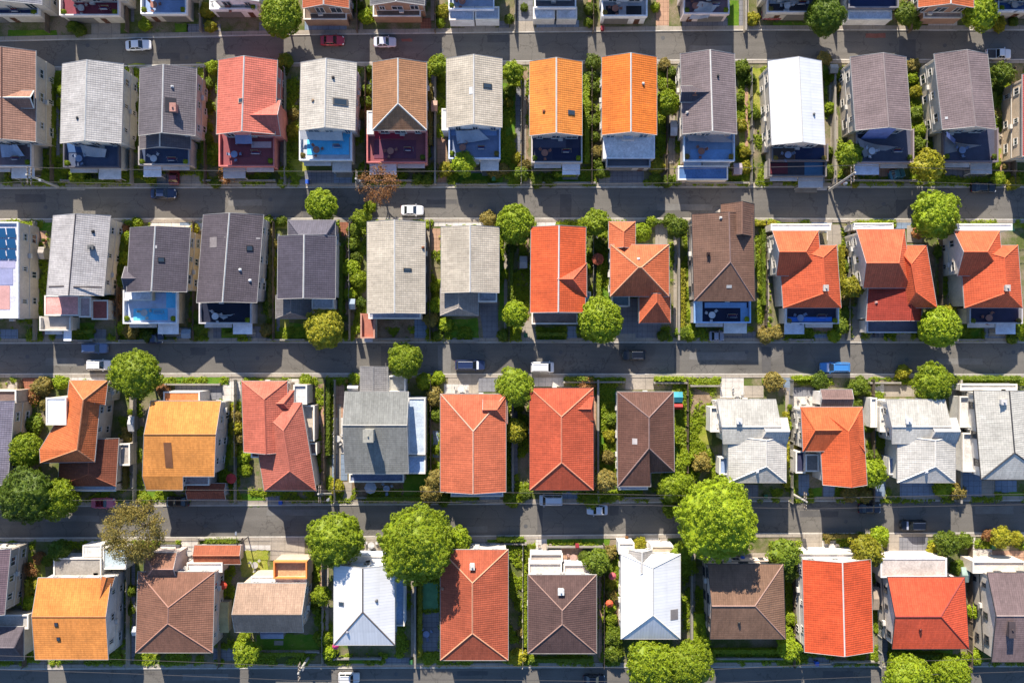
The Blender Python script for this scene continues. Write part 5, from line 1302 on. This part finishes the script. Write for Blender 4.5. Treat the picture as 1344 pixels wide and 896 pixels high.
for c in CARS:
    if c[5] == 'skip': continue
    hood = {617:(225,228,235), 1096:(205,210,235), 1199:(170,175,190)}.get(c[0])
    car(c[0], c[1], c[2], c[3], c[4], c[5], c[6], hood)

# ---------------------------------------------------------------- poles and wires
def pole(px, py, h, label, lean=(0,0)):
    a = W(px, py); e = empty('utility_pole', a, label, 'utility pole', 'utility poles carrying the wires')
    top = Vector((a.x+lean[0], a.y+lean[1], h))
    MB().cyl((a.x, a.y, -.1), top, .24, .16, 10).build('pole', plain('pole_concrete', C(205,200,190), .8), e)
    for k, z in enumerate((h-.4, h-1.3)):
        f = z/h; c = Vector((a.x+lean[0]*f, a.y+lean[1]*f, z))
        ar = MB().box(c.x-.09, c.y-1.5, c.z-.08, c.x+.09, c.y+1.5, c.z+.08).build('crossarm', M_wood, e)
        m = MB()
        for q in (-1.2, -.6, .6, 1.2): MB().cyl((c.x, c.y+q, c.z+.05), (c.x, c.y+q, c.z+.28), .06, .04, 8).build('insulator', M_trim_w, ar)
    c = a + Vector((.35, 0, h-2.6)); MB().cyl(c, c+Vector((0,0,.9)), .24, n=12).build('transformer', M_metal, e)
    return top
def wire(a, b, sag=.5, r=.04, label='', g='overhead wires'):
    m = MB(); n = 16; pr = None
    for i in range(n+1):
        t_ = i/n; p = a.lerp(b, t_); p = Vector((p.x, p.y, p.z-4*sag*t_*(1-t_)))
        if pr: m.cyl(pr, p, r, n=5, cap=False)
        pr = p
    o = m.build('overhead_wire', M_trim_d if r < .05 else M_metal, loc=a)
    tag(o, label, 'wire', g)
# first street line
t1 = pole(78, 246, 8.6, 'tall pale utility pole beside the light grey gabled house', (-1.0,.6))
t2 = pole(1088, 250, 8.6, 'tall pale utility pole below the plain white house', (1.2,1.5))
tm = pole(478, 246, 8.2, 'utility pole near the rusty twiggy tree')
t0 = W(-500, 246, 8.4); t3 = W(1860, 246, 8.4)
for i, dy in enumerate((-1.2, 1.2)):
    v = Vector((0, dy, 0)); w_ = ('lower', 'upper')[i]
    wire(t0+v, t1+v, 1.5, label=f'{w_} thin wire leaving the left pole towards the left edge')
    wire(t1+v, tm+v, .8, label=f'{w_} thin wire above the second street, left span')
    wire(tm+v, t2+v, 1.2, label=f'{w_} thin wire above the second street, middle span')
    wire(t2+v, t3+v, 1.4, label=f'{w_} thin wire above the second street, right span')
t4 = pole(437, 648, 7.6, 'utility pole below the salmon-red stepped house', (-.9,1.4)); t5 = pole(1040, 648, 7.4, 'utility pole below the left pale grey house')
for i, dy in enumerate((-1.2, .6)):
    v = Vector((0, dy, 0)); w_ = ('lower', 'upper')[i]
    wire(W(-400,650,7.4)+v, t4+v, 1.2, label=f'{w_} thin wire above the lower-middle row front gardens, left span')
    wire(t4+v, t5+v, 1.0, label=f'{w_} thin wire above the lower-middle row front gardens, middle span')
    wire(t5+v, W(1800,648,7.4)+v, 1.2, label=f'{w_} thin wire above the lower-middle row front gardens, right span')
t6 = pole(405, 862, 7.4, 'utility pole in the bottom row below the tan tiled house'); t7 = pole(910, 866, 7.4, 'utility pole in the bottom row beside the spreading bright trees')
for i, dy in enumerate((-1.2, 1.2)):
    v = Vector((0, dy, 0)); w_ = ('lower', 'upper')[i]
    wire(W(-400,862,7.4)+v, t6+v, 1.2, label=f'{w_} thin wire over the bottom front gardens, left span')
    wire(t6+v, t7+v, .9, label=f'{w_} thin wire over the bottom front gardens, middle span')
    wire(t7+v, W(1800,862,7.4)+v, 1.2, label=f'{w_} thin wire over the bottom front gardens, right span')
# street lamp
a = W(326, 704); e = empty('street_lamp', a, 'thin dark street lamp leaning over the fourth street near its left third', 'street lamp')
MB().cyl((a.x,a.y,0),(a.x,a.y,6.2),.10,.07,8).build('pole', M_trim_d, e); MB().cyl((a.x,a.y,6.1),(a.x-.1,a.y+1.9,6.5),.05,.04,6).build('arm', M_trim_d, e); MB().cbox((a.x-.1,a.y+2.1,6.42),.28,.6,.12).build('lamp_head', M_metal, e)

# ---------------------------------------------------------------- yard things
def potted(x, y, k, r=.35, z=0.0):
    a = W(x, y, z); e = empty('potted_plant', a)
    MB().cyl(a, a+Vector((0,0,.45)), .2, .28, 12).build('pot', plain('terracotta_pot', C(170,95,65), .8), e)
    c = bpy.data.objects.new('foliage', CM[.9][0]); COL.objects.link(c); c.parent = e; c.location = (0,0,.75); c.scale = (r/.9,)*3  # above the pot
    c.material_slots[0].link = 'OBJECT'; c.material_slots[0].material = LEAF[k]
    later(e, f'{LOOK[k]} potted plant', x, y, 'potted plant', 'potted plants in the yards')
def bin_(x, y, col, nm):
    a = W(x, y); e = empty('wheelie_bin', a)
    MB().mesh([(a.x-.24,a.y-.26,.05),(a.x+.24,a.y-.26,.05),(a.x+.24,a.y+.26,.05),(a.x-.24,a.y+.26,.05),(a.x-.3,a.y-.33,1.0),(a.x+.3,a.y-.33,1.0),(a.x+.3,a.y+.36,1.0),(a.x-.3,a.y+.36,1.0)],
        [(0,3,2,1),(4,5,6,7),(0,1,5,4),(1,2,6,5),(2,3,7,6),(3,0,4,7)]).build('body', plain('bin_plastic', C(*col), .4), e)
    bev(MB().box(a.x-.33,a.y-.36,1.003,a.x+.33,a.y+.42,1.09).build('lid', plain('bin_lid', C(*[min(255,c+25) for c in col]), .4), e), .03)
    for sg in (-1,1): MB().cyl((a.x+sg*.25,a.y+.3,.12),(a.x+sg*.31,a.y+.3,.12),.12,n=10).build('wheel', M_black, e)
    later(e, f'{nm} wheeled bin', x, y, 'bin', 'wheeled bins')
def table(x, y, col, nm, z=0.0):
    a = W(x, y, z); e = empty('patio_table', a)
    MB().cyl(a+Vector((0,0,.70)), a+Vector((0,0,.75)), .6, n=18).build('table_top', plain('table_paint', C(*col), .5), e)
    MB().cyl(a, a+Vector((0,0,.69)), .06, n=8).build('leg', M_metal, e)
    MB().cyl(a, a+Vector((0,0,.04)), .3, n=12).build('foot', M_metal, e)
    later(e, f'{nm} round patio table', x, y, 'table', 'patio tables')
    for k in range(3):
        t_ = k*2.1+random.random(); c = a+Vector((math.cos(t_)*1.0, math.sin(t_)*1.0, 0)); ch = empty('patio_chair', c)
        MB().cbox(c+Vector((0,0,.42)), .45,.45,.05,t_).build('seat', plain('chair_plastic', C(*col), .5), ch)
        b = c+Vector((math.cos(t_)*.22, math.sin(t_)*.22, .47)); MB().cbox(b, .05,.45,.45,t_).build('backrest', plain('chair_plastic', C(*col), .5), ch)
        for u in (-.18,.18):
            for v in (-.18,.18): MB().cyl((c.x+u,c.y+v,z),(c.x+u,c.y+v,z+.42),.02,n=6).build('leg', M_metal, ch)
        later(ch, f'{nm} patio chair', x, y, 'chair', 'patio chairs')
def shed(x0, y0, x1, y1, col, nm, h=2.1):
    a, b = W(x0, y0, h), W(x1, y1, h); cx, cy = (a.x+b.x)/2, (a.y+b.y)/2; w, d = (b.x-a.x), (a.y-b.y)
    e = empty('shed', (cx, cy, 0))
    MB().box(a.x+.12,b.y+.12,0,b.x-.12,a.y-.12,h-.15).build('wall', plain('shed_board', C(176,166,152,), .8), e)
    MB().mesh([(a.x,b.y,h-.1),(b.x,b.y,h-.1),(b.x,a.y,h-.1),(a.x,a.y,h-.1),(a.x,cy,h+.35),(b.x,cy,h+.35),(a.x,b.y,h-.17),(b.x,b.y,h-.17),(b.x,a.y,h-.17),(a.x,a.y,h-.17)],
        [(0,1,5,4),(2,3,4,5),(0,4,3),(1,2,5),(9,8,7,6),(0,6,7,1),(2,8,9,3),(1,7,8,2),(3,9,6,0)]).build('roof', plain('shed_roof', C(*col), .6), e)
    MB().box(cx-.4,b.y+.06,0.02,cx+.4,b.y+.115,1.7).build('door', M_wood, e)
    later(e, f'{nm} garden shed', (x0+x1)/2, (y0+y1)/2, 'shed', 'garden sheds')
def parasol(x, y, col, nm, r=1.2):
    a = W(x, y, 2.2); e = empty('parasol', (a.x, a.y, 0)); n = 8; vs = [(a.x, a.y, 2.5)]
    for i in range(n): vs.append((a.x+math.cos(i*2*math.pi/n)*r, a.y+math.sin(i*2*math.pi/n)*r, 2.05))
    k = len(vs); vs += [(p[0], p[1], p[2]-.03) for p in vs]
    MB().mesh(vs, [(0, i+1, (i+1) % n+1) for i in range(n)]+[(k, k+(i+1) % n+1, k+i+1) for i in range(n)]+[(i+1,k+i+1,k+(i+1)%n+1,(i+1)%n+1) for i in range(n)]).build('canopy', plain('parasol_cloth', C(*col), .8), e)
    MB().cyl((a.x,a.y,0),(a.x,a.y,2.4),.03,n=6).build('pole', M_metal, e); MB().cyl((a.x,a.y,0),(a.x,a.y,.1),.28,n=12).build('base', M_conc, e)
    later(e, f'{nm} parasol', x, y, 'parasol', 'parasols')
BL, GR, RD = (40,90,200), (50,110,60), (160,40,50)
for x, y, c, n_ in ((1085,719+6,BL,'blue'),(1083-110,731,BL,'blue'),(236,716,(90,90,95),'grey'),(568,720,GR,'green'),(540,866,GR,'green'),(62,436,(90,60,40),'brown'),(405,240,BL,'blue'),(648,236,GR,'green'),(1104,240,RD,'red'),(690,440,GR,'green'),
        (1148,440,(90,90,95),'grey'),(1003,650,GR,'green'),(370,658,BL,'blue'),(905,52,RD,'red'),(1262,640,(90,90,95),'grey'),(790,40,RD,'red'),(1070,868,BL,'blue'),(1300,716,GR,'green'),(757,714,RD,'crimson')):
    if 44 < y < 88 or x > 1344: continue
    bin_(x, y, c, n_)
for q in ((250,724,(236,232,226),'white'),(488,714,(230,225,220),'white'),(715,716,(210,190,170),'beige'),(752,730,(215,175,160),'pink'),(1053,526,(235,230,222),'white'),(395,512,(230,228,225),'white'),(444,575,(235,232,228),'white'),(605,510,(230,228,222),'white'),
          (560,830,(150,165,205),'blue'),(966,516,(225,222,216),'white'),(1290,728,(226,214,200),'cream'),(508,640,(180,195,225),'pale blue'),(1090,716,(235,225,215),'white'),(860,714,(235,225,215),'cream'),(18,508,(205,195,180),'beige'),(336,740,(205,200,190),'beige'),(1318,184,(220,205,185),'beige')):
    table(*q)
for q in ((168,546,176,566,(235,232,228),'white roofed'),(1090,84,1100,96,(200,190,175),'tan'),(456,506,470,512,(235,230,225),'white roofed'),(880,158,889,178,(235,235,238),'white roofed'),(963,214,974,229,(180,165,175),'mauve roofed'),(566,132,574,146,(190,150,130),'tan'),(284,790,300,830,(205,200,150),'pale yellow'),
          (1262,744,1272,764,(180,205,195),'mint green'),(682,336,692,352,(190,190,195),'grey'),(238,432,250,444,(150,170,190),'blue-grey'),(1003,186,1009,200,(190,185,178),'grey'),(1146,770,1154,800,(200,180,160),'tan'),(50,324,58,340,(180,170,160),'grey'),(342,824,372,838,(150,160,190),'blue-grey'),(173,822,179,834,(240,240,240),'small white'),(458,392,466,406,(150,170,190),'small grey'),(884,514,896,528,(70,185,200),'turquoise roofed'),(885,530,896,537,(200,60,55),'red roofed')):
    shed(*q)
for q in ((303,628,(215,70,70),'red',.95),(292,768,(235,90,60),'orange',.8),(800,792,(240,110,70),'orange',.7),(804,756,(230,110,120),'pink',.7),(785,340,(190,100,75),'terracotta',1.1),(486,574+66,(190,200,220),'pale blue',1.1),(440,848,(210,60,130),'magenta',.6),(1310,528,(235,235,230),'white',.8)):
    parasol(*q)
rp = random.Random(9)
for i, (x, y) in enumerate(((262,716),(300,712),(520,742),(540,730),(700,726),(790,722),(822,704),(1290,706),(1084,708),(456,500),(398,524),(408,512),(60,316),(252,420),(448,408),(580,232),(986,222),(1316,220),(1120,244),(1000,430),(1200,310),(174,540),(172,600),(570,606),(560,700-40),(1035,534),(1148,520),(1270,732),(426,812),(160,860),(210,860),(688,866),(1148,864))):
    potted(x, y, rp.choice('bgyoda'), rp.uniform(.3,.55))
rt = random.Random(21)
def clothes(x, y, z, nm):
    a = W(x, y, z); e = empty('drying_rack', a)
    for q in (-.8, .8):
        MB().cyl((a.x+q,a.y-.35,z),(a.x+q,a.y+.35,z+.95),.025,n=6).build('leg', M_metal, e); MB().cyl((a.x+q,a.y+.35,z),(a.x+q,a.y-.35,z+.95),.025,n=6).build('leg', M_metal, e)
    cols = ((230,230,235),(70,110,180),(200,70,70),(220,200,150))
    for k in range(4):
        yy = a.y-.3+k*.2; MB().box(a.x-.75+rt.uniform(0,.3),yy-.02,z+.5,a.x+.75-rt.uniform(0,.4),yy+.02,z+.98).build('laundry', plain('cloth', C(*cols[k]), .9), e)
    later(e, f'{nm} laundry rack', x, y, 'drying rack', 'laundry racks on the terraces')
for h_, x0, y0, x1, y1, z in TERR:
    if z < 2.9 or y1 < 14 or x1 < 4 or x0 > 1340 or (y1-y0) < 14: continue
    xx = lambda f: x0 + (x1-x0)*f
    yy = lambda f: y0 + (y1-y0)*f
    c = rt.choice([(235,235,238),(210,205,200),(150,170,205),(190,130,110)]); n_ = {235:'white',210:'grey',150:'pale blue',190:'tan'}[c[0]]
    table(xx(rt.uniform(.25,.4)), yy(.66), c, n_, z+.01)
    if rt.random() < .6: clothes(xx(rt.uniform(.62,.75)), yy(rt.uniform(.5,.7)), z+.01, 'colourful')
    for f in (.06, .94):
        if rt.random() < .8: potted(xx(f), yy(.85), rt.choice('bgo'), .45, z+.01)
finish_labels()
# ================================================================ light, sky, camera
EL = 29.5
SH = Vector((.22, -1.0)).normalized()            # direction in which shadows fall on the ground
sun_dir = Vector((-SH.x*math.cos(R(EL)), -SH.y*math.cos(R(EL)), math.sin(R(EL))))   # towards the sun
L = bpy.data.lights.new('sun', 'SUN'); L.energy = 5.0; L.angle = R(.5); L.color = (1.0, .91, .78)
lo = bpy.data.objects.new('sun', L); COL.objects.link(lo); lo.location = (0, 0, 80)
lo.rotation_euler = sun_dir.to_track_quat('Z', 'Y').to_euler()
w = bpy.data.worlds.new('World'); SC.world = w; w.use_nodes = True
t = w.node_tree; bg = t.nodes['Background']
sky = t.nodes.new('ShaderNodeTexSky'); sky.sky_type = 'NISHITA'; sky.sun_disc = False; sky.ozone_density = 5.0; sky.air_density = .8; sky.dust_density = .3
sky.sun_elevation = R(EL); sky.sun_rotation = math.atan2(sun_dir.x, sun_dir.y)
t.links.new(sky.outputs[0], bg.inputs[0]); bg.inputs[1].default_value = .12
cam = bpy.data.cameras.new('camera'); co = bpy.data.objects.new('camera', cam); COL.objects.link(co)
co.location = (0, 0, H); co.rotation_euler = (0, 0, 0)
cam.sensor_width = 36; cam.lens = 36*H/(1344/S); cam.clip_end = 5000; cam.clip_start = 1
SC.camera = co
SC.view_settings.view_transform = 'Standard'; SC.view_settings.look = 'None'
SC.view_settings.exposure = 1.15; SC.view_settings.gamma = 1
